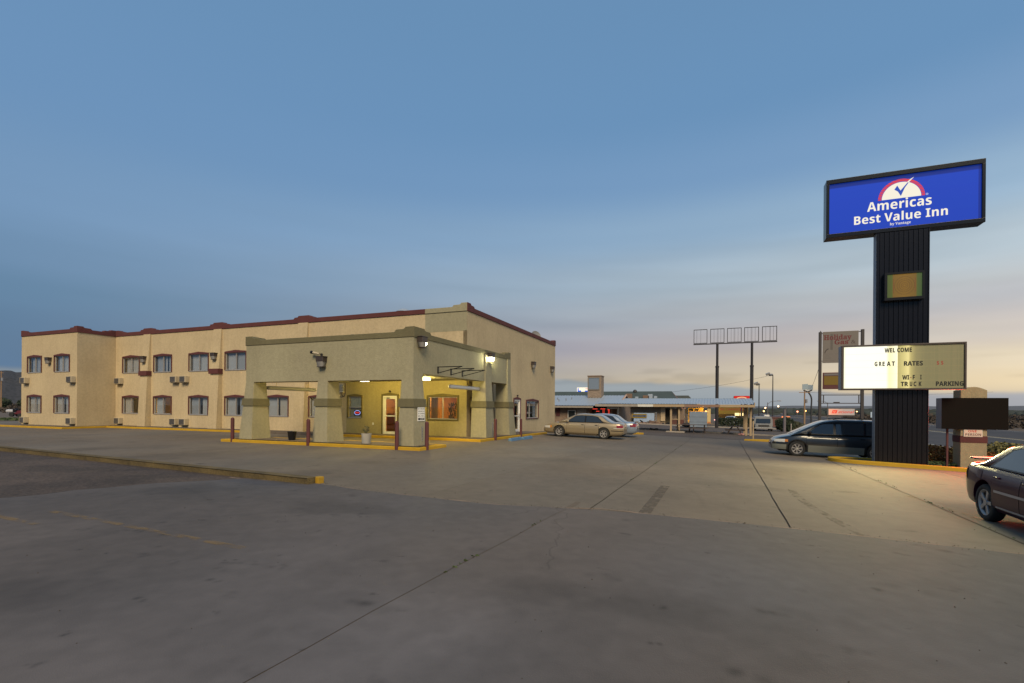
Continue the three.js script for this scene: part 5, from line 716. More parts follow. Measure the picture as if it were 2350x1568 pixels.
{ // small diner with white ribbed roof and a sign tower
  const d = thing('diner_building', 'low brick diner with white ribbed metal roof and tall roof tower', 'building');
  const base = -0.6;
  const brick = mat(0.25, 0.19, 0.15, 0.9, { map: brickT });
  mesh('wall', [X(-13, 0.1, base, 1.9, -26.7, -26.5), X(2.9, 3.1, base, 2.4, -34, -26.4), X(-13, 3.0, base, 2.6, -34.2, -34)], brick, d);
  mesh('roof', ribs(-13, 1.0, 46, -25.7, -30, 1.98, 3.08), K.tin, d); mesh('roof', ribs(1.0, 3.2, 7, -25.7, -30, 1.98, 3.08), K.tin, d); mesh('roof', ribs(-13, 3.2, 40, -34.3, -30, 1.98, 3.07), K.tin, d);
  mesh('fascia', [X(-13, 0.72, 1.76, 1.94, -25.72, -25.62)], K.concreteGrey, d); mesh('gutter', X(-13, 0.6, 1.93, 1.99, -25.76, -25.6), mat(0.08, 0.085, 0.1, 0.6), d);
  mesh('gable', [rod(V(3.24, 2.0, -25.7), V(3.24, 3.1, -30), 0.1), rod(V(3.24, 2.0, -34.3), V(3.24, 3.1, -30), 0.1)], mat(0.42, 0.28, 0.21, 0.8), d);
  mesh('gable_wall', at(ext([[-25.9, 1.9], [-34.1, 1.9], [-30, 3.0]].map(([z, y]) => [-z, y]), [], 0.1, 0), 3.0, 0, 0, Math.PI / 2), mat(0.2, 0.12, 0.09), d);
  const tw = part('roof_tower', d); mesh('shaft', X(-0.6, 0.85, 2.2, 5.06, -30.2, -28.9), mat(0.27, 0.22, 0.18, 0.9, { map: brickT }), tw); mesh('cap', XR(-0.64, 0.89, 5.06, 5.16, -30.24, -28.86, 0.02), K.brown, tw); mesh('panel', X(-0.47, 0.62, 3.72, 4.9, -28.9, -28.84), mat(0.16, 0.2, 0.26, 0.4), tw); mesh('panel_frame', [X(-0.53, -0.47, 3.66, 4.96, -28.9, -28.8), X(0.62, 0.68, 3.66, 4.96, -28.9, -28.8), X(-0.47, 0.62, 4.9, 4.96, -28.9, -28.8), X(-0.47, 0.62, 3.66, 3.72, -28.9, -28.8)], mat(0.2, 0.18, 0.16), tw); mesh('flashing', X(-0.66, 0.92, 2.3, 2.82, -30.26, -28.84), mat(0.05, 0.06, 0.08, 0.6), tw);
  for (const [x, z] of [[-3.6, -28], [-3.25, -27.3], [-2.6, -27.7], [-2.1, -28.1]]) mesh('vent_pipe', C(0.045, 0.045, 0.34, x, 2.55 + (-27.6 - z) * 0.25, z, 8), K.steel, d);
  const wn = part('window', d, -2.0, 0.3, -26.49); mesh('frame', [X(-0.06, 0, 0, 1.2, 0, 0.05), X(0.7, 0.76, 0, 1.2, 0, 0.05), X(0, 0.7, 1.14, 1.2, 0, 0.05), X(0, 0.7, 0, 0.06, 0, 0.05)], K.white, wn); mesh('pane', X(0, 0.7, 0.06, 1.14, 0.005, 0.015), glassM, wn);
  mesh('shutter', X(-3.3, -2.9, 0.9, 1.68, -26.49, -26.44), K.maroon, d); mesh('stucco_patch', X(-1.1, -0.15, base, 1.62, -26.49, -26.46), K.concreteGrey, d); mesh('doorway', X(-2.25, -2.08, base, 1.6, -26.49, -26.46), K.brown, d);
  // entrance with red neon
  const e = part('entrance', d); mesh('side_panel', X(0.1, 0.2, base, 1.8, -27.6, -26.4), K.brown, e); mesh('side_panel', X(2.0, 2.9, base, 1.8, -27.7, -27.6), K.brown, e); mesh('glazing', X(0.2, 2.0, base, 1.75, -27.65, -27.6), glassM, e);
  const red = glow(1, 0.07, 0.04, 1.0, 0.4); for (const [a, b, y] of [[0.25, 0.75, 1.62], [1.05, 1.55, 1.63], [0.62, 0.95, 1.38], [1.78, 2.0, 1.55]]) mesh('neon_tube', XR(a, b, y, y + 0.06, -27.58, -27.53, 0.02), red, e); for (const x of [1.3, 1.42, 1.86, 1.94]) mesh('neon_tube', XR(x, x + 0.035, 1.05, 1.6, -27.57, -27.54, 0.012), red, e);
  mesh('lit_menu_lamp', XR(1.25, 1.5, 0.98, 1.08, -27.57, -27.53, 0.01), glow(1, 0.75, 0.35, 1.4), e);
  mesh('porch_post', [X(3.02, 3.16, base, 1.86, -26.2, -26.05)], K.whitePaint, d); mesh('porch_post', [X(2.3, 2.38, base, 1.86, -26.9, -26.82)], K.tan, d); mesh('porch_beam', [X(2.0, 3.16, 1.66, 1.84, -26.24, -26.1)], K.whitePaint, d);
}
{ // carport
  const c = thing('carport', 'long open carport with white ribbed roof on tan posts', 'carport');
  mesh('roof', ribs(1.2, 15.0, 56, -24.2, -28.8, 2.16, 2.72), K.tin, c);
  mesh('ridge_cap', X(1.6, 15.05, 2.70, 2.76, -28.9, -28.76), mat(0.2, 0.27, 0.36, 0.5), c);
  const fs = [[1.25, 5.2, K.concreteGrey], [5.2, 6.6, K.whitePaint], [6.6, 9.3, K.tan], [9.3, 12.2, mat(0.28, 0.17, 0.12, 0.85, { map: T.mott })], [12.2, 14.9, K.tan]]; for (const [a, b, m] of fs) mesh('fascia_board', X(a + 0.005, b - 0.005, 1.9, 2.12, -24.26, -24.2), m, c);
  mesh('side_board', X(14.9, 14.96, 1.9, 2.3, -28.7, -24.2), K.tan, c); mesh('rafter', [X(1.3, 14.85, 1.88, 1.97, -24.5, -24.36)], K.brown, c); mesh('rafter', [X(1.3, 14.85, 2.3, 2.42, -28.6, -28.46)], K.brown, c);
  for (const x of [8.05, 8.75]) mesh('post', X(x, x + 0.16, gy(x, -24.6), 1.9, -24.7, -24.54), K.tan, c); for (const [x, z] of [[14.3, -25.7], [14.62, -25.4], [14.3, -28.5], [8.4, -28.5]]) mesh('post', X(x, x + 0.17, gy(x, z) - 0.05, 2.3, z, z + 0.17), K.tan, c); mesh('cross_rail', X(8.2, 8.8, 0.75, 0.81, -24.66, -24.58), K.tan, c); mesh('plinth', XR(7.7, 9.3, -0.45, -0.29, -25, -24.2, 0.03), K.concreteGrey, c);
  const s = thing('signpost_stick', 'thin pale marker post in front of the carport', 'post', [14.43, gy(14.43, -18.65), -18.65]); mesh('post', XR(-0.045, 0.045, 0, 1.35, -0.045, 0.045, 0.01), K.tan, s);
}
{ // big hall behind with dark green roof
  const b = thing('hall_building', 'large tan building with dark green roof behind the carport', 'building');
  mesh('wall', X(-14, 4.95, -1.0, 1.95, -58, -57), mat(0.30, 0.225, 0.15, 0.9, { map: T.mott }), b); mesh('wall', X(5.9, 7.7, -1.0, 1.8, -66, -57.4), mat(0.26, 0.19, 0.14, 0.9, { map: T.mott }), b); mesh('doorway', X(4.95, 5.9, -1.0, 1.85, -58.2, -58), mat(0.07, 0.06, 0.04), b); mesh('corner_post', X(4.3, 4.95, -0.2, 1.9, -57, -56.8), mat(0.5, 0.38, 0.24, 0.85), b); mesh('plinth', [X(5.9, 7.7, -1, 0.05, -57.4, -57.3)], mat(0.12, 0.05, 0.04), b);
  const roofG = (x0, x1, xr0, xr1, ye, yr, zf, zb) => { const zr = (zf + zb) / 2, p = [[x0, ye, zf], [x1, ye, zf], [x1, ye, zb], [x0, ye, zb], [xr0, yr, zr], [xr1, yr, zr]], f = [[0, 1, 5], [0, 5, 4], [2, 3, 4], [2, 4, 5], [3, 0, 4]], q = []; for (const t of f) for (const n of t) q.push(...p[n]); const g = new THREE.BufferGeometry(); g.setAttribute('position', new THREE.Float32BufferAttribute(q, 3)); g.computeVertexNormals(); const h = new THREE.BufferGeometry(); h.setAttribute('position', new THREE.Float32BufferAttribute([...p[1], ...p[2], ...p[5]], 3)); h.computeVertexNormals(); return [ni(g), ni(h)]; };
  const [g1, h1] = roofG(-16, 7.6, -14, 5.6, 1.95, 4.55, -55.5, -67); mesh('roof', g1, K.greenRoof, b); mesh('roof_end', h1, mat(0.13, 0.07, 0.06, 0.9), b);
  const [g2, h2] = roofG(4, 9.8, 5, 8.0, 1.9, 3.95, -60, -70); mesh('roof', g2, mat(0.06, 0.062, 0.05, 0.9), b); mesh('roof_end', h2, mat(0.06, 0.062, 0.05, 0.9), b);
  for (const [x, w, h, m] of [[-1.2, 0.9, 0.9, K.brown], [2.2, 0.7, 0.8, K.tin], [3.1, 0.5, 0.5, K.tin], [1.4, 1.0, 0.6, K.brown], [0.2, 0.5, 0.4, K.tin]]) mesh('roof_unit', XR(x, x + w, 2.9, 3.2 + h, -59, -58.2, 0.04), m, b);
  mesh('roof_cowl', at(new THREE.SphereGeometry(0.35, 10, 6), -0.2, 4.5, -61), K.darkMetal, b);
}
{ // things in the yard
  const t = thing('tarp_wall', 'pale blue sheeted wall panel leaning on the tan building', 'panel'); mesh('sheet', XR(0.3, 3.42, -0.75, 1.02, -56.35, -56.25, 0.03), mat(0.34, 0.44, 0.60, 0.6, { map: T.mott }), t); mesh('post', [X(3.42, 3.5, -0.75, 1.05, -56.3, -56.2), X(3.7, 3.78, -0.75, 1.2, -56.3, -56.2)], K.steel, t);
  for (let k = 0; k < 7; k++) mesh('lattice', at(new THREE.TorusGeometry(0.12, 0.02, 5, 12), 3.6, -0.55 + k * 0.25, -56.25), K.steel, t);
  const tb = canvasTex(512, 128, (c, w, h) => { c.fillStyle = '#8c7420'; c.fillRect(0, 0, w, h); c.fillStyle = '#3c4a66'; c.fillRect(24, 30, w - 48, h - 60); c.fillStyle = '#7a6a34'; c.font = 'bold 44px sans-serif'; c.textAlign = 'center'; c.fillText('SWAP & TRADE', w / 2, 80, w - 90); });
  const bn = thing('banner', 'yellow and blue banner hung on the pale blue panel', 'banner', [1.15, 0.55, -56.2]); mesh('cloth', XR(-1.12, 1.12, -0.33, 0.33, -0.02, 0, 0.006), K.yellowOld, bn); face('print', 2.2, 0.62, 0, 0, 0.006, new THREE.MeshStandardMaterial({ map: tb, roughness: 0.8 }), bn);
  const bx = thing('box_trailer', 'plain grey-blue box standing in the yard', 'trailer', [10.02, gy(10, -43.6), -44.2]); mesh('body', XR(-1.02, 1.02, 0.08, 2.0, -0.9, 0.9, 0.03), mat(0.20, 0.25, 0.32, 0.55, { map: T.mott }), bx); for (const y of [0.72, 1.35]) mesh('seam', X(-1.0, 1.0, y, y + 0.02, 0.9, 0.91), K.darkMetal, bx); mesh('skid', [X(-0.9, 0.9, 0, 0.09, -0.5, -0.4), X(-0.9, 0.9, 0, 0.09, 0.4, 0.5)], K.darkMetal, bx);
  const table = (label, x, z, ry) => { const p = thing('picnic_table', label, 'picnic table', [x, gy(x, z), z], ry, 'picnic tables'); const m = mat(0.085, 0.06, 0.05, 0.85); for (let k = 0; k < 5; k++) mesh('plank', XR(-0.9, 0.9, 0.7, 0.74, -0.37 + k * 0.15, -0.23 + k * 0.15, 0.006), m, p); for (const s of [-1, 1]) { mesh('bench', XR(-0.9, 0.9, 0.42, 0.46, s * 0.72 - 0.12, s * 0.72 + 0.12, 0.006), m, p); mesh('leg', [rod(V(s * 0.65, 0, -0.62), V(s * 0.65, 0.7, -0.2), 0.035, 6)], m, p); mesh('leg', [rod(V(s * 0.65, 0, 0.62), V(s * 0.65, 0.7, 0.2), 0.035, 6)], m, p); mesh('brace', X(s * 0.65 - 0.03, s * 0.65 + 0.03, 0.36, 0.42, -0.8, 0.8), m, p); } return p; };
  table('dark picnic table under the carport, left of the pair', 9.4, -24.9, 0.05); table('dark picnic table under the carport, right of the pair', 10.3, -26.4, 0.1); table('dark picnic table at the right end of the carport, seen end-on', 13.5, -26.9, Math.PI / 2);
  const cb = (x0, z0, x1, z1) => { const L = Math.hypot(x1 - x0, z1 - z0); return kerb([[x0, z0], [x1, z1]], 0.18, 0.12, -0.06, L / 10); };
  tag(mesh('yard_kerb', cb(5, -28.6, 26, -25.9), K.concreteGrey), 'pale concrete kerb running under the carport', 'kerb'); tag(mesh('yard_kerb', cb(2, -50, 21, -50), K.concreteGrey), 'pale concrete kerb along the far side of the yard', 'kerb');
  struct(mesh('lot_edge', sheet(range(-13, 25, 38), range(-16.2, -15.3, 1), 0.0), tint(K.gravel, 0.6)));
  tag(mesh('painted_kerb', kerb([[17.6, -16.9], [15.65, -16.4], [13.9, -15.25], [15.6, -15.2], [17.6, -15.6]], 0.17, 0.13), K.yellow), 'yellow kerb nose behind the front of the minivan', 'kerb'); tag(mesh('painted_kerb', kerb([[3.4, -16.4], [6.75, -16.25], [6.1, -14.9], [3.4, -14.9]], 0.17, 0.13), K.yellow), 'yellow kerb nose behind the silver sedan', 'kerb');
  mesh('island_fill', [X(3.4, 6.3, -0.2, -0.1, -16.1, -15.05)], tint(K.yellow, 0.8), scene).userData = { kind: 'structure' };
  // junk heap
  const jm = [K.darkMetal, K.brown, K.tan, K.concreteGrey, mat(0.09, 0.05, 0.05, 0.9)]; [['dark tyre-like bundle on the yard near the left carport posts', 6.35, -27.6, 0.5, K.rubber], ['dark junk pile left of the yard wall', 2.4, -53, 1.1, K.darkMetal], ['low pile of boards and scrap by the pale blue panel', 3.6, -52.4, 1.0, K.brown], ['black heap beside the doorway of the tan building', 5.6, -52.3, 0.9, K.rubber], ['dark heap in front of the box trailer', 8.6, -46, 0.9, K.darkMetal], ['small pinkish bin lying by the right carport post', 14.0, -25.3, 0.4, mat(0.4, 0.2, 0.18)]].forEach(([label, x, z, s, m]) => { const p = thing('scrap_heap', label, 'scrap heap', [x, gy(x, z), z]); const q = []; for (let k = 0; k < 8; k++) q.push(B(s * rr(0.2, 0.7), s * rr(0.08, 0.3), s * rr(0.2, 0.6), rr(-0.6, 0.6) * s, rr(0.08, 0.34) * s, rr(-0.4, 0.4) * s, rr(0, 3), rr(-0.4, 0.4), rr(-0.4, 0.4))); stuff(mesh('scrap', q, m, p)); });
  stuff(tag(mesh('rubble', (() => { const q = []; for (let k = 0; k < 160; k++) { const x = rr(0.5, 5), z = rr(-54, -50.5), s = rr(0.08, 0.4); q.push(B(s, s * 0.6, s, x, gy(x, z) + s * 0.2, z, rr(0, 3), rr(-0.5, 0.5), rr(-0.5, 0.5))); } return q; })(), K.brown), 'scattered rubble in the yard below the pale blue panel', 'rubble'));
}
{ // empty five-square sign frame on two posts
  const s = thing('empty_signboard', 'empty sign of five open square frames on two tall posts', 'sign frame', [0, 0, 0]); const m = mat(0.018, 0.016, 0.02, 0.7), z = -46.7;
  for (const x of [12.08, 16.12]) { const p = part('post', s); mesh('lower_tube', C(0.2, 0.2, 8.2, x + 0.12, 3.2, z, 16), m, p); mesh('upper_tube', C(0.15, 0.15, 2.9, x + 0.12, 8.7, z, 16), m, p); mesh('collar', C(0.23, 0.23, 0.2, x + 0.12, 7.2, z, 16), m, p); mesh('base_plate', C(0.3, 0.32, 0.1, x + 0.12, -0.74, z, 16), m, p); }
  mesh('carrier_beam', X(9.3, 19.05, 10.12, 10.24, z - 0.1, z + 0.1), m, s);
  [[9.32, 10.98, [0.23, 0.52]], [11.34, 13.02, [0.27, 0.5, 0.56, 0.75]], [13.35, 15.03, [0.28, 0.48, 0.54, 0.76]], [15.34, 17.01, [0.25, 0.47, 0.53, 0.75]], [17.37, 19.03, [0.25, 0.52, 0.55, 0.76]]].forEach(([a, b, st]) => { const p = part('square_frame', s), t = 0.055; mesh('rim', [X(a, b, 12.05, 12.12, z - t, z + t), X(a, b, 10.28, 10.35, z - t, z + t), X(a, a + 0.07, 10.35, 12.05, z - t, z + t), X(b - 0.07, b, 10.35, 12.05, z - t, z + t)], m, p); for (const u of st) mesh('strut', X(mix(a, b, u) - 0.012, mix(a, b, u) + 0.012, 10.3, 12.1, z - 0.02, z + 0.02), m, p); });
}
{ // signs farther off
  const oval = canvasTex(256, 128, (c, w, h) => { c.fillStyle = '#d8241c'; c.fillRect(0, 0, w, h); c.lineWidth = 17; c.strokeStyle = '#ffd9a0'; c.beginPath(); c.ellipse(w / 2 - 4, h * 0.55, 82, 44, -0.08, 0, 7); c.stroke(); });
  const a = thing('fuel_sign', 'lit red sign with a pale oval above the carport roof', 'sign', [16.0, -0.8, -64]); mesh('cabinet', R(2.35, 0.95, 0.4, 0.12, 0, 4.18, 0), mat(0.3, 0.03, 0.02, 0.5), a); face('sign_face', 2.22, 0.85, 0, 4.18, 0.206, new THREE.MeshStandardMaterial({ color: 0x220202, emissive: 0xffffff, emissiveMap: oval, emissiveIntensity: 0.95 }), a); mesh('post', C(0.12, 0.12, 3.6, 0, 1.8, -0.02, 12), K.darkMetal, a);
  const days = canvasTex(256, 112, (c, w, h) => { c.fillStyle = '#fff3d8'; c.fillRect(0, 0, w, h); c.fillStyle = '#2e62d8'; c.fillRect(14, 12, 22, 80); c.fillRect(14, 64, 76, 30); c.fillRect(170, 66, 80, 30); c.fillStyle = '#f0b8b0'; c.fillRect(180, 12, 70, 26); });
  const b = thing('lit_sign', 'small lit white and blue sign left of the diner tower', 'sign', [-21.0, 0, -110]); mesh('cabinet', R(3.5, 1.5, 0.4, 0.1, 0, 6.6, 0), K.white, b); face('sign_face', 3.3, 1.36, 0, 6.6, 0.206, new THREE.MeshStandardMaterial({ color: 0x222222, emissive: 0xffffff, emissiveMap: days, emissiveIntensity: 1.15 }), b); mesh('post', C(0.15, 0.15, 7, 0, 2.5, -0.01, 12), K.darkMetal, b);
  // tall two-post sign by the road
  const t = thing('gas_sign', 'grey roadside sign on two posts with gas lettering and hanging panels', 'sign', [0, 0, 0]), z = -21, m = mat(0.042, 0.036, 0.038, 0.7);
  mesh('post', XR(19.02, 19.21, -1.0, 7.62, z - 0.1, z + 0.1, 0.02), m, t); mesh('post', XR(21.7, 21.9, -1.0, 7.7, z - 0.1, z + 0.1, 0.02), m, t); mesh('finial', C(0.02, 0.05, 0.1, 19.14, 7.66, z, 8), m, t);
  const hg = canvasTex(512, 512, (c, w, h) => { c.fillStyle = '#6c6560'; c.fillRect(0, 0, w, h); c.fillStyle = '#57514d'; c.fillRect(110, 40, 36, 260); c.fillStyle = '#5e2022'; c.textAlign = 'left'; c.save(); c.translate(12, 134); c.font = 'bold 108px serif'; c.scale(400 / c.measureText('Holiday').width, 1); c.fillText('Holiday', 0, 0); c.lineWidth = 5; c.strokeStyle = '#5e2022'; c.strokeText('Holiday', 0, 0); c.restore(); c.save(); c.translate(165, 212); c.font = 'bold 100px serif'; c.scale(205 / c.measureText('Gas').width, 1); c.fillText('Gas', 0, 0); c.strokeStyle = '#5e2022'; c.lineWidth = 5; c.strokeText('Gas', 0, 0); c.restore(); c.fillStyle = '#453733'; c.font = 'bold 84px serif'; c.fillText('&', 405, 208); c.fillStyle = '#3b3432'; c.beginPath(); c.moveTo(22, 352); c.quadraticCurveTo(40, 280, 88, 276); c.lineTo(84, 292); c.quadraticCurveTo(50, 300, 34, 356); c.fill(); c.fillStyle = '#5f5a57'; c.fillRect(6, 366, 290, 5); c.font = 'bold 26px sans-serif'; c.fillText('CAFE', 28, 410); c.fillText('CORNER', 20, 444); c.fillRect(10, 470, 180, 5); });
  mesh('panel', X(19.28, 21.55, 5.28, 7.62, z - 0.06, z + 0.03), mat(0.3, 0.28, 0.27, 0.6), t); face('panel_print', 2.26, 2.33, 20.415, 6.45, z + 0.034, new THREE.MeshStandardMaterial({ map: hg, roughness: 0.6 }), t);
  mesh('hanger', [rod(V(19.2, 7.5, z), V(19.3, 7.5, z), 0.03)], m, t); mesh('hanger', rod(V(21.5, 7.55, z), V(21.72, 7.55, z), 0.03), m, t); mesh('hanger', rod(V(19.2, 5.42, z), V(19.3, 5.42, z), 0.025), m, t);
  const yp = part('yellow_panel', t); mesh('cabinet', XR(19.3, 21.45, 3.3, 4.55, z - 0.08, z + 0.02, 0.02), K.maroon, yp); mesh('field', X(19.38, 21.36, 3.62, 4.28, z + 0.021, z + 0.03), mat(0.16, 0.10, 0.008, 0.7), yp); mesh('strip', X(19.38, 21.36, 4.33, 4.48, z + 0.021, z + 0.03), mat(0.15, 0.14, 0.14), yp);
  const fr = part('open_frame', t); for (const y of [2.24, 2.86]) mesh('rail', X(19.2, 21.72, y - 0.03, y + 0.03, z - 0.03, z + 0.03), m, fr); for (const x of [19.36, 21.6]) mesh('upright', X(x - 0.03, x + 0.03, 2.27, 2.83, z - 0.03, z + 0.03), m, fr); mesh('blob', XR(20.0, 20.4, 2.27, 2.34, z - 0.03, z + 0.03, 0.01), m, fr);
  const nt = canvasTex(512, 150, (c, w, h) => { const g = c.createLinearGradient(0, 0, w, 0); g.addColorStop(0, '#e0a48c'); g.addColorStop(0.3, '#c9978a'); g.addColorStop(0.6, '#a09490'); g.addColorStop(1, '#98918f'); c.fillStyle = g; c.fillRect(0, 0, w, h); c.save(); c.transform(1, 0, -0.25, 1, 70, 106); c.font = 'bold 92px sans-serif'; c.fillStyle = '#d8301a'; c.fillRect(-10, -78, 96, 84); c.fillStyle = '#c03a28'; c.scale(310 / c.measureText('ational').width, 1); c.fillText('ational', 118, 0); c.restore(); c.fillStyle = '#e88a70'; c.font = 'italic bold 84px sans-serif'; c.fillText('N', 70, 104); });
  const np = part('lit_panel', t); mesh('cabinet', XR(19.66, 21.36, 1.34, 1.84, z - 0.08, z + 0.02, 0.02), K.concreteGrey, np); face('sign_face', 1.62, 0.44, 20.51, 1.59, z + 0.026, new THREE.MeshStandardMaterial({ map: nt, emissive: 0xffffff, emissiveMap: nt, emissiveIntensity: 0.42, roughness: 0.5 }), np); mesh('rail', X(19.2, 21.72, 1.86, 1.89, z - 0.02, z + 0.02), m, t); mesh('rail', X(19.2, 21.72, 1.26, 1.32, z - 0.02, z + 0.02), m, t);
}
{ // yellow-lit station with a marquee, seen through the carport
  const s = thing('service_station', 'yellow-lit service station with marquee and tall letters behind the carport', 'building'); const z = -74, yl = mat(0.62, 0.42, 0.11, 0.8, { map: T.mott });
  mesh('wall', [X(7.45, 10.2, -1.2, 2.2, z - 3, z - 2.8)], yl, s); mesh('column', X(10.88, 11.45, -1.2, 2.0, z - 0.4, z), mat(0.6, 0.45, 0.2, 0.8), s); mesh('column_foot', X(10.86, 11.47, -1.2, -0.6, z - 0.42, z + 0.02), mat(0.5, 0.2, 0.08), s); mesh('canopy_slab', X(7.2, 11.6, 2.0, 2.4, z - 4, z + 0.3), mat(0.6, 0.45, 0.24, 0.8), s); mesh('rooftop_box', X(7.3, 9.6, 2.4, 3.4, z - 3, z - 2), K.tan, s);
  for (const [a, b] of [[7.7, 8.4], [8.7, 9.3]]) mesh('dark_window', X(a, b, 1.35, 1.75, z - 2.8, z - 2.75), K.darkMetal, s);
  mesh('pillar', X(6.5, 6.75, -1.2, 2.0, z + 1, z + 1.2), mat(0.65, 0.3, 0.27), s); mesh('pillar', X(7.0, 7.2, -1.2, 2.0, z + 1, z + 1.2), mat(0.65, 0.3, 0.27), s); mesh('pillar_strip_lamp', X(6.8, 6.95, -0.8, 1.7, z + 1.05, z + 1.1), glow(1, 0.25, 0.2, 0.35), s);
  const mt = canvasTex(768, 256, (c, w, h) => { c.fillStyle = '#5f4c0c'; c.fillRect(0, 0, w, h); c.fillStyle = '#6b1d16'; c.font = 'bold 120px sans-serif'; c.fillText('OIL CHANGE', 20, 118, 520); c.fillRect(560, 10, 190, 130); c.fillStyle = '#7c6414'; c.font = 'bold 110px sans-serif'; c.fillText('OZ', 580, 116, 150); });
  mesh('marquee', X(12.8, 17.6, 0.85, 2.5, z - 1.2, z - 1), mat(0.2, 0.14, 0.03), s); face('marquee_face', 4.7, 1.2, 15.2, 1.45, z - 0.99, new THREE.MeshStandardMaterial({ map: mt, emissive: 0xffffff, emissiveMap: mt, emissiveIntensity: 0.45, roughness: 0.6 }), s);
  mesh('shop_wall', X(12.4, 17.8, -1.2, 2.2, z - 3, z - 2.9), mat(0.10, 0.07, 0.03, 0.9), s); for (const [a, b] of [[15.5, 16.24], [16.34, 17.27], [17.36, 17.5]]) mesh('lit_window', X(a, b, 0.55, 1.05, z - 0.985, z - 0.97), glow(1, 0.78, 0.36, 1.1), s);
  mesh('hot_lamp', at(new THREE.SphereGeometry(0.2, 10, 8), 10.65, 1.25, z - 0.5), glow(1, 0.36, 0.1, 3), s); mesh('red_lamp', at(new THREE.SphereGeometry(0.1, 8, 6), 12.1, -0.2, z + 2), glow(1, 0.5, 0.45, 1.6), s);
  const l = new THREE.PointLight(rgb(1, 0.62, 0.18), 30); l.name = 'station_lamp'; l.position.set(10.65, 1.25, z - 0.5); l.shadow.radius = 10; scene.add(l);
  // hedge in front of it
  const h = thing('hedge', 'dark clipped hedge in front of the yellow-lit station', 'hedge', [15.1, -0.85, -54.8]); mesh('foliage', leaves(5200, 0.09, () => { const x = rr(-2.9, 2.9), y = Math.pow(rnd(), 0.6) * (1.25 + 0.16 * vn(x * 2 + 50, 1, 99, 99, 3)), zz = rr(-0.5, 0.5); return [x, y, zz]; }), leafM.dark, h); mesh('stems', range(-2.6, 2.6, 12).map((x) => rod(V(x, 0, 0), V(x + 0.1, 1, 0.1), 0.03, 5)), K.wood, h);
}
{ // old white camper van, bush, posts
  const z = -41.4, t = thing('camper_van', 'old white camper van parked facing the lot', 'van', [17.15, gy(17.15, z), z]); const w = mat(0.24, 0.25, 0.26, 0.5, { map: T.mott });
  mesh('body', [ext([[-0.98, 0.3], [0.98, 0.3], [1.0, 0.75], [0.97, 1.3], [0.86, 1.62], [0.6, 1.68], [-0.6, 1.68], [-0.86, 1.62], [-0.97, 1.3], [-1.0, 0.75]], [], 3.6, -4.1, 0.03)], w, t); mesh('hood', at(ext([[-0.86, 0.28], [0.86, 0.28], [0.9, 0.6], [0.86, 0.86], [-0.86, 0.86], [-0.9, 0.6]], [], 0.62, -0.52, 0.04), 0, 0, 0), w, t);
  mesh('windshield', B(1.5, 0.5, 0.02, 0, 1.17, -0.44, 0, -0.28), glassM, t); mesh('side_window', X(-1.005, -0.99, 0.95, 1.35, -1.6, -0.8), glassM, t); mesh('side_window', X(-1.005, -0.99, 0.95, 1.35, -3.2, -2.0), glassM, t); mesh('grille', X(-0.55, 0.55, 0.5, 0.72, 0.1, 0.14), K.darkMetal, t); mesh('bumper', XR(-0.98, 0.98, 0.26, 0.42, 0.1, 0.26, 0.03), K.lens, t);
  for (const s of [-1, 1]) { mesh('headlight', C(0.09, 0.09, 0.04, s * 0.68, 0.62, 0.12, 14, Math.PI / 2), K.lens, t); for (const q of [-0.5, -3.2]) { const wl = part('wheel', t, s * 0.85, 0.3, q); mesh('tyre', C(0.3, 0.3, 0.2, 0, 0, 0, 20, 0, Math.PI / 2), K.rubber, wl); mesh('rim', C(0.17, 0.17, 0.21, 0, 0, 0, 14, 0, Math.PI / 2), K.steel, wl); } }
  shrub('bush', 'dark round bush right of the camper van', 'bush', [19.55, -43], 1.05, 0.85, 0.9, 5200, 0.08, leafM.dark, undefined, 0); shrub('bush', 'pale scraggly bush behind the dark round one', 'bush', [20.9, -44.4], 0.9, 0.6, 0.7, 1500, 0.08, leafM.sage);
  const p = thing('wooden_post', 'thick grey wooden post in front of the round bush', 'post', [19.2, gy(19.2, -40.8), -40.8]); mesh('post', C(0.13, 0.15, 2.55, 0, 1.27, 0, 12), mat(0.16, 0.14, 0.15, 0.9, { map: T.mott }), p);
  const q = thing('wooden_post', 'short thin pale post right of the thick grey one', 'post', [19.95, gy(19.95, -41.5), -41.5]); mesh('post', C(0.06, 0.06, 0.95, 0, 0.47, 0, 10), K.concreteGrey, q);
  const rb = thing('shed', 'low brown shed with a small lit sign behind the camper van', 'shed', [20.6, -0.9, -62]); mesh('wall', X(-1.0, 1.9, 0, 1.35, -3, 0), mat(0.15, 0.07, 0.06, 0.9), rb); mesh('roof', X(-1.1, 2.0, 1.35, 1.5, -3.1, 0.1), mat(0.12, 0.06, 0.06), rb); mesh('white_box', XR(-1.5, -0.8, 1.5, 1.8, -1.5, -0.4, 0.03), K.white, rb); mesh('lit_sign_lamp', X(0.8, 1.9, 1.4, 1.62, 0.11, 0.16), glow(1, 0.3, 0.12, 0.8), rb);
}
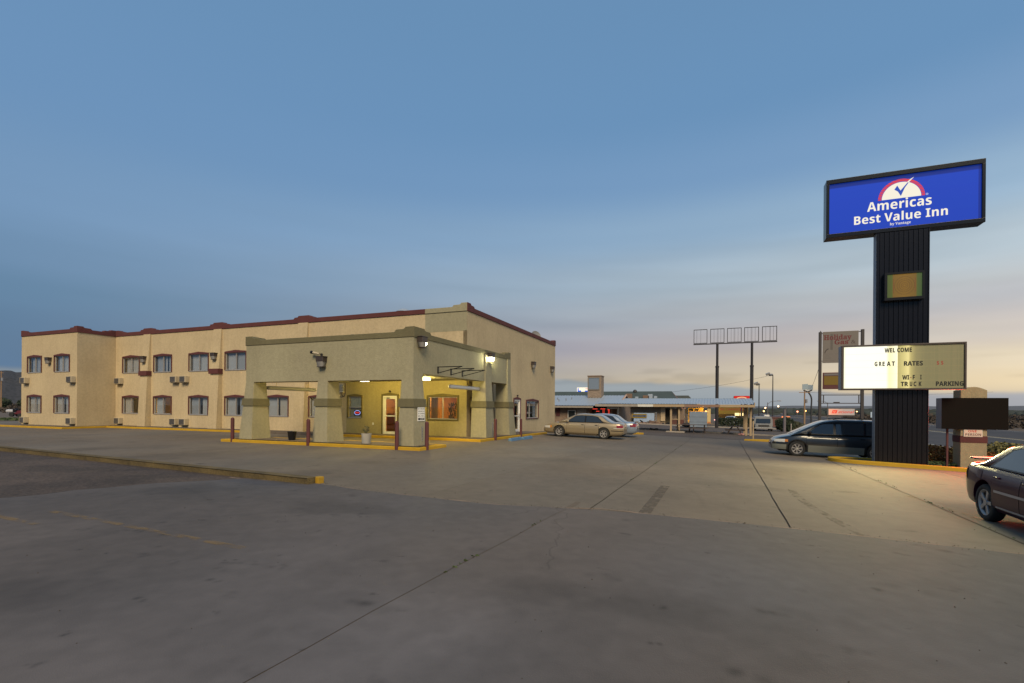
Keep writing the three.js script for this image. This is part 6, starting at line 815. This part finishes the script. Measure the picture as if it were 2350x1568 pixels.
// ---------------------------------------------------------------- poles and street lamps
{
  const pm = mat(0.03, 0.03, 0.033, 0.7);
  const flood = (label, x, z, h, dx, two) => { const t = thing('flood_pole', label, 'light pole', [x, gy(x, z), z]); mesh('pole', C(0.07, 0.12, h, 0, h / 2, 0, 12), pm, t); mesh('arm', [rod(V(0, h - 0.15, 0), V(dx, h + 0.05, 0), 0.05)], pm, t); mesh('lamp_head', R(0.75, 0.42, 0.5, 0.1, dx * 0.9, h + 0.18, 0.1, 0, 0.2, dx < 0 ? 0.35 : -0.35), K.lens, t); mesh('lamp_head', R(0.6, 0.36, 0.46, 0.08, dx * 0.35, h + 0.02, -0.15, 0.5, 0.1, 0.2), K.steel, t); };
  flood('shorter light pole with twin floodlights right of the carport', 19.63, -78.1, 7.2, -0.55); flood('taller light pole with twin floodlights right of the carport', 21.95, -79, 8.95, -0.9);
  const u = thing('billboard_light', 'bent pole with two pale panels fanned at its top', 'light pole', [28.5, gy(28.5, -81.7), -81.7]); mesh('pole', [tube([V(0, 0, 0), V(0, 3, 0), V(0.02, 4.7, 0), V(-0.15, 5.3, 0), V(-0.55, 5.95, 0)], 0.13, 30, 10)], pm, u); mesh('cradle', [rod(V(-0.6, 5.9, 0), V(-1.25, 6.25, 0), 0.12), rod(V(-0.6, 5.9, 0), V(0.1, 6.25, 0), 0.12)], pm, u); mesh('panel', B(1.0, 1.0, 0.05, -1.0, 6.85, 0, 0.35, 0.1, 0.08), mat(0.3, 0.37, 0.42, 0.4), u); mesh('panel', B(0.95, 0.9, 0.05, -0.2, 6.75, -0.1, -0.3, 0.1, -0.05), mat(0.33, 0.4, 0.45, 0.4), u);
  const lampP = mat(0.12, 0.11, 0.11, 0.7);
  const street = (label, x, z, h, ax, lit, col = [1, 0.55, 0.2]) => { const t = thing('street_lamp', label, 'street lamp', [x, gy(x, z), z]); mesh('pole', C(0.06, 0.11, h, 0, h / 2, 0, 10), lampP, t); mesh('arm', tube([V(0, h - 0.3, 0), V(ax * 0.3, h + 0.15, 0), V(ax, h + 0.3, 0)], 0.04, 12, 6), lampP, t); mesh('lamp_head', lit ? at(new THREE.SphereGeometry(0.22, 12, 8), ax, h + 0.2, 0) : R(0.6, 0.14, 0.24, 0.05, ax, h + 0.3, 0), lit ? glow(...col, 5) : K.lens, t); };
  street('glowing street lamp far off, leftmost of those right of the carport', 27.6, -146, 2.9, -0.7, true, [1, 0.6, 0.3]); street('glowing street lamp far off above the thick grey post', 32.6, -147, 3.4, -2.1, true, [1, 0.68, 0.36]); street('bright orange street lamp left of the bent pole', 38.2, -150, 2.1, -0.02, true, [1, 0.5, 0.14]); street('low glowing street lamp at the tree line behind the camper van', 26.6, -145, 1.9, -0.2, true); street('tiny red street light at the tree line left of the bent pole', 35.8, -149, 1.85, 0.1, true, [1, 0.3, 0.15]); street('orange light at the tree line between the two posts of the gas sign', 63, -201, 1.9, 0.1, true, [1, 0.5, 0.2]);
  street('unlit street lamp with long curved arm behind the tall flood pole', 21.1, -78.7, 3.9, 1.9, false); street('unlit street lamp with arm over the road, left of the gas sign', 31.5, -84, 4.0, -1.4, false); street('unlit street lamp seen through the open frame of the gas sign', 45, -90, 5.6, -2.2, false);
  const up = (label, x, z, h, arms) => { const t = thing('utility_pole', label, 'utility pole', [x, gy(x, z), z]); mesh('pole', C(0.1, 0.16, h, 0, h / 2, 0, 10), K.wood, t); for (const y of arms) mesh('crossarm', X(-0.9, 0.9, h - y - 0.06, h - y + 0.06, -0.06, 0.06), K.wood, t); mesh('transformer', C(0.2, 0.2, 0.7, 0.28, h - 1.9, 0, 12), K.steel, t); };
  up('wooden utility pole left of the gas sign', 27.35, -81.2, 6.1, [0.3]); up('wooden utility pole at the far left edge', -143.4, -40.1, 9.2, [0.4]); up('short utility pole top above the diner roof', -11.8, -88, 6.6, [0.5]);
  const wire = (label, a, b, sag) => { const m = a.clone().lerp(b, 0.5); m.y -= sag; tag(mesh('power_line', tube([a, m, b], 0.018, 20, 5), K.black), label, 'cable'); };
  wire('thin cable running from the dark roof up to the taller light pole', V(5.6, 4.4, -61), V(21.9, 8.0, -79), 0.25); wire('thin cable from the bent pole to the gas sign', V(28.2, 5.6, -81.6), V(19.1, 5.0, -21.1), 0.4); wire('thin power line across the sky over the tree line', V(-12, 5.3, -88), V(-60, 7, -95), 0.6); wire('power line between the two right-hand utility poles', V(27.4, 4.9, -81.2), V(70, 6, -120), 0.5);
  const sg = thing('road_sign', 'small pale road sign beyond the minivan', 'sign', [33, gy(33, -62), -62]); mesh('post', C(0.03, 0.03, 2.2, 0, 1.1, 0, 8), K.steel, sg); mesh('plate', XR(-0.4, 0.4, 1.6, 2.4, 0.03, 0.05, 0.01), mat(0.4, 0.5, 0.62, 0.5), sg);
}
// ---------------------------------------------------------------- far country: brush, town trees, mesas, left hill
{
  const cam = camera.position;
  const dirAt = (phi, d) => { const a = phi * D2R; return [cam.x + (FWD.x * Math.cos(a) + RGT.x * Math.sin(a)) * d, cam.z + (FWD.z * Math.cos(a) + RGT.z * Math.sin(a)) * d]; };
  const ridge = (name, phis, d0, d1, hf, m, nd = 10) => { const p = [], idx = [], n = phis.length; for (let j = 0; j <= nd; j++) for (let i = 0; i < n; i++) { const t = j / nd, d = mix(d0, d1, t), [x, z] = dirAt(phis[i], d), prof = Math.sin(Math.min(1, t * 1.25) * Math.PI * 0.5); p.push(x, -1.2 + hf(phis[i], t) * prof, z); if (i < n - 1 && j < nd) { const a = j * n + i; idx.push(a, a + 1, a + n, a + 1, a + n + 1, a + n); } } const g = new THREE.BufferGeometry(); g.setAttribute('position', new THREE.Float32BufferAttribute(p, 3)); g.setIndex(idx); const q = ni(g); q.computeVertexNormals(); return struct(mesh(name, q, m)); };
  const nz = (x, s) => fbm(x / 40, 0.5, 12, 5, s);
  ridge('left_hill', range(-62, -36, 90), 420, 640, (f, t) => (31 + 7 * (nz(f + 90, 61) - 0.5) * 2 - Math.max(0, f + 43.6) * 2.1 + 5 * (fbm(f / 9 + 9, t, 7, 4, 63) - 0.5)) * (0.9 + 0.1 * t), mat(0.05, 0.05, 0.06, 0.95, { map: rep(T.scrub, 60) }), 26);
  ridge('far_mesa', range(8, 75, 120), 2300, 2900, (f) => 13 + 9 * sm(24, 31, f) * (nz(f, 71) - 0.1) + 8 * sm(33, 36, f) * (1 - sm(47, 52, f) * 0.3) * nz(f + 30, 72) + 4, mat(0.10, 0.105, 0.12, 1), 6);
  ridge('far_slope', range(-20, 60, 90), 1300, 1800, (f) => 4 + 4 * nz(f + 11, 75), mat(0.06, 0.06, 0.055, 1), 6);
  // belt of town trees at the horizon
  const g0 = new THREE.IcosahedronGeometry(1, 2), pa = g0.attributes.position; for (let i = 0; i < pa.count; i++) { const v = V(pa.getX(i), pa.getY(i), pa.getZ(i)), k = 0.78 + 0.45 * fbm(0.5 + v.x * 0.2 + v.z * 0.13, 0.5 + v.y * 0.2, 14, 3, 81); pa.setXYZ(i, v.x * k, v.y * k, v.z * k); } g0.computeVertexNormals();
  const N = 2600, im = new THREE.InstancedMesh(g0, mat(0.032, 0.038, 0.03, 0.95), N), mm = new THREE.Matrix4(), q = new THREE.Quaternion(); for (let i = 0; i < N; i++) { const f = rr(-25, 62), d = 260 + 620 * Math.pow(rnd(), 0.8), [x, z] = dirAt(f, d), s = rr(1.3, 2.4) * (d / 520 + 0.35); q.setFromEuler(new THREE.Euler(0, rr(0, 6), 0)); mm.compose(V(x, -1.6 + s * 0.35, z), q, V(s * rr(1.1, 1.9), s * rr(0.62, 1.0), s)); im.setMatrixAt(i, mm); }
  im.name = 'town_trees'; im.castShadow = im.receiveShadow = true; scene.add(im); stuff(tag(im, 'dark belt of far-off trees along the horizon', 'trees'));
  // desert brush across the road and at the far left
  const gb = leaves(120, 0.16, blob(0, 0.35, 0, 0.75, 0.5, 0.75, 91)); const nb = 2600, ib = new THREE.InstancedMesh(gb, mat(0.07, 0.055, 0.045, 0.95), nb); for (let i = 0; i < nb; i++) { let x, z; if (i < 2100) { x = rr(51, 190); z = rr(-170, 30); } else { x = rr(-210, -95); z = rr(-110, -22); } q.setFromEuler(new THREE.Euler(0, rr(0, 6), 0)); const s = rr(0.6, 1.7) * (x < 0 ? 1.1 : 1.25); mm.compose(V(x, gy(x, z) - 0.05, z), q, V(s, s * rr(0.8, 1.3), s)); ib.setMatrixAt(i, mm); }
  ib.name = 'desert_brush'; ib.castShadow = ib.receiveShadow = true; scene.add(ib); stuff(tag(ib, 'low dark desert brush beyond the road and left of the motel', 'brush'));
  stuff(tag(mesh('grass_strip', leaves(9000, 0.16, () => { const x = rr(-92, -50), z = -3.4 - (-52 - x) * -0.38 + rr(-4.2, 0); return [x, 0.1 + rr(0, 0.14), z]; }), leafM.green), 'strip of green grass at the far left', 'grass'));
  for (const [label, x, z, s] of [['dark desert bush far left, nearer the utility pole', -150, -43, 1.5], ['dark desert bush far left, nearer the motel corner', -146, -45.5, 1.4]]) shrub('desert_bush', label, 'bush', [x, z], s * 1.5, s, s, 1500, 0.2, leafM.dark);
  const tr = thing('far_tower', 'dark block-like tower on the horizon above the tree line', 'building', [52, -1, -289]); mesh('wall', [X(-1.3, 1.3, 0, 3.0, -1, 1), X(-0.9, 1.45, 3.0, 3.5, -1, 0.8)], mat(0.06, 0.075, 0.08, 0.9), tr);
  const rm = thing('garden_tractor', 'small red machine on the grass strip at the far left', 'machine', [-67.4, 0.12, -11.1], 0.4); mesh('body', [ext([[-0.65, 0.3], [0.5, 0.3], [0.7, 0.55], [0.6, 0.8], [0.1, 0.72], [-0.1, 0.5], [-0.65, 0.5]], [], 0.6, -0.3, 0.03)], mat(0.10, 0.014, 0.02, 0.5), rm); mesh('seat', R(0.4, 0.4, 0.45, 0.08, -0.35, 0.75, 0), K.black, rm); for (const [x, r] of [[-0.45, 0.28], [0.5, 0.2]]) for (const s of [-1, 1]) mesh('wheel', C(r, r, 0.18, x, r, s * 0.38, 18, Math.PI / 2), K.rubber, rm);
  const wt = thing('propane_tank', 'low white tank lying on the dirt at the far left', 'tank', [-90, 0.12, -19.9], 0.38); mesh('shell', [C(0.28, 0.28, 1.3, 0, 0.42, 0, 16, 0, Math.PI / 2), at(new THREE.SphereGeometry(0.28, 14, 8), 0.65, 0.42, 0), at(new THREE.SphereGeometry(0.28, 14, 8), -0.65, 0.42, 0)], mat(0.4, 0.4, 0.42, 0.6), wt); mesh('foot', X(0.35, 0.45, 0, 0.2, -0.2, 0.2), K.steel, wt); mesh('foot', X(-0.45, -0.35, 0, 0.2, -0.2, 0.2), K.steel, wt);
}
{ // grit, leaf scraps and pebbles lying on the concrete
  const g = new THREE.IcosahedronGeometry(1, 0), n = 900, im = new THREE.InstancedMesh(g, mat(0.05, 0.04, 0.03, 0.95), n), m = new THREE.Matrix4(), q = new THREE.Quaternion();
  for (let i = 0; i < n; i++) { let x, z; const k = rnd(); if (k < 0.5) { x = rr(1.6, 24); z = zSeam(x) + rr(-0.14, 0.1); } else if (k < 0.7) { x = rr(-10, 3.8); z = 14.28 + (x - 3.84) * 0.081 - rr(0.16, 0.3); } else { x = rr(2, 22); z = rr(9, 21.5); } const s = rr(0.003, 0.007) * (rnd() < 0.04 ? 1.8 : 1); q.setFromEuler(new THREE.Euler(rr(0, 6), rr(0, 6), rr(0, 6))); m.compose(V(x, gy(x, z) + 0.022 + s * 0.2, z), q, V(s * 1.5, s * 0.5, s)); im.setMatrixAt(i, m); }
  im.name = 'grit'; im.castShadow = im.receiveShadow = true; scene.add(im); stuff(tag(im, 'specks of grit and leaf scraps on the concrete', 'grit'));
  const lg = leaves(170, 0.022, () => { const s = rnd(), a = s < 0.45 ? [9.6, 14, 10.1, -6] : s < 0.8 ? [15.6, 14, 16, 2] : [9.2, 14.5, 9.05, 18], t = Math.pow(rnd(), 0.7); const x = mix(a[0], a[2], t) + rr(-0.02, 0.02), z = mix(a[1], a[3], t); return vn(z * 0.9, x, 99, 99, 5) > 0.55 ? [x, gy(x, z) + 0.03, z] : [x, gy(x, z) - 0.05, z]; }); stuff(tag(mesh('joint_weeds', lg, leafM.green), 'tiny weeds growing in the joints of the concrete', 'weeds'));
}
renderer.render(scene, camera);
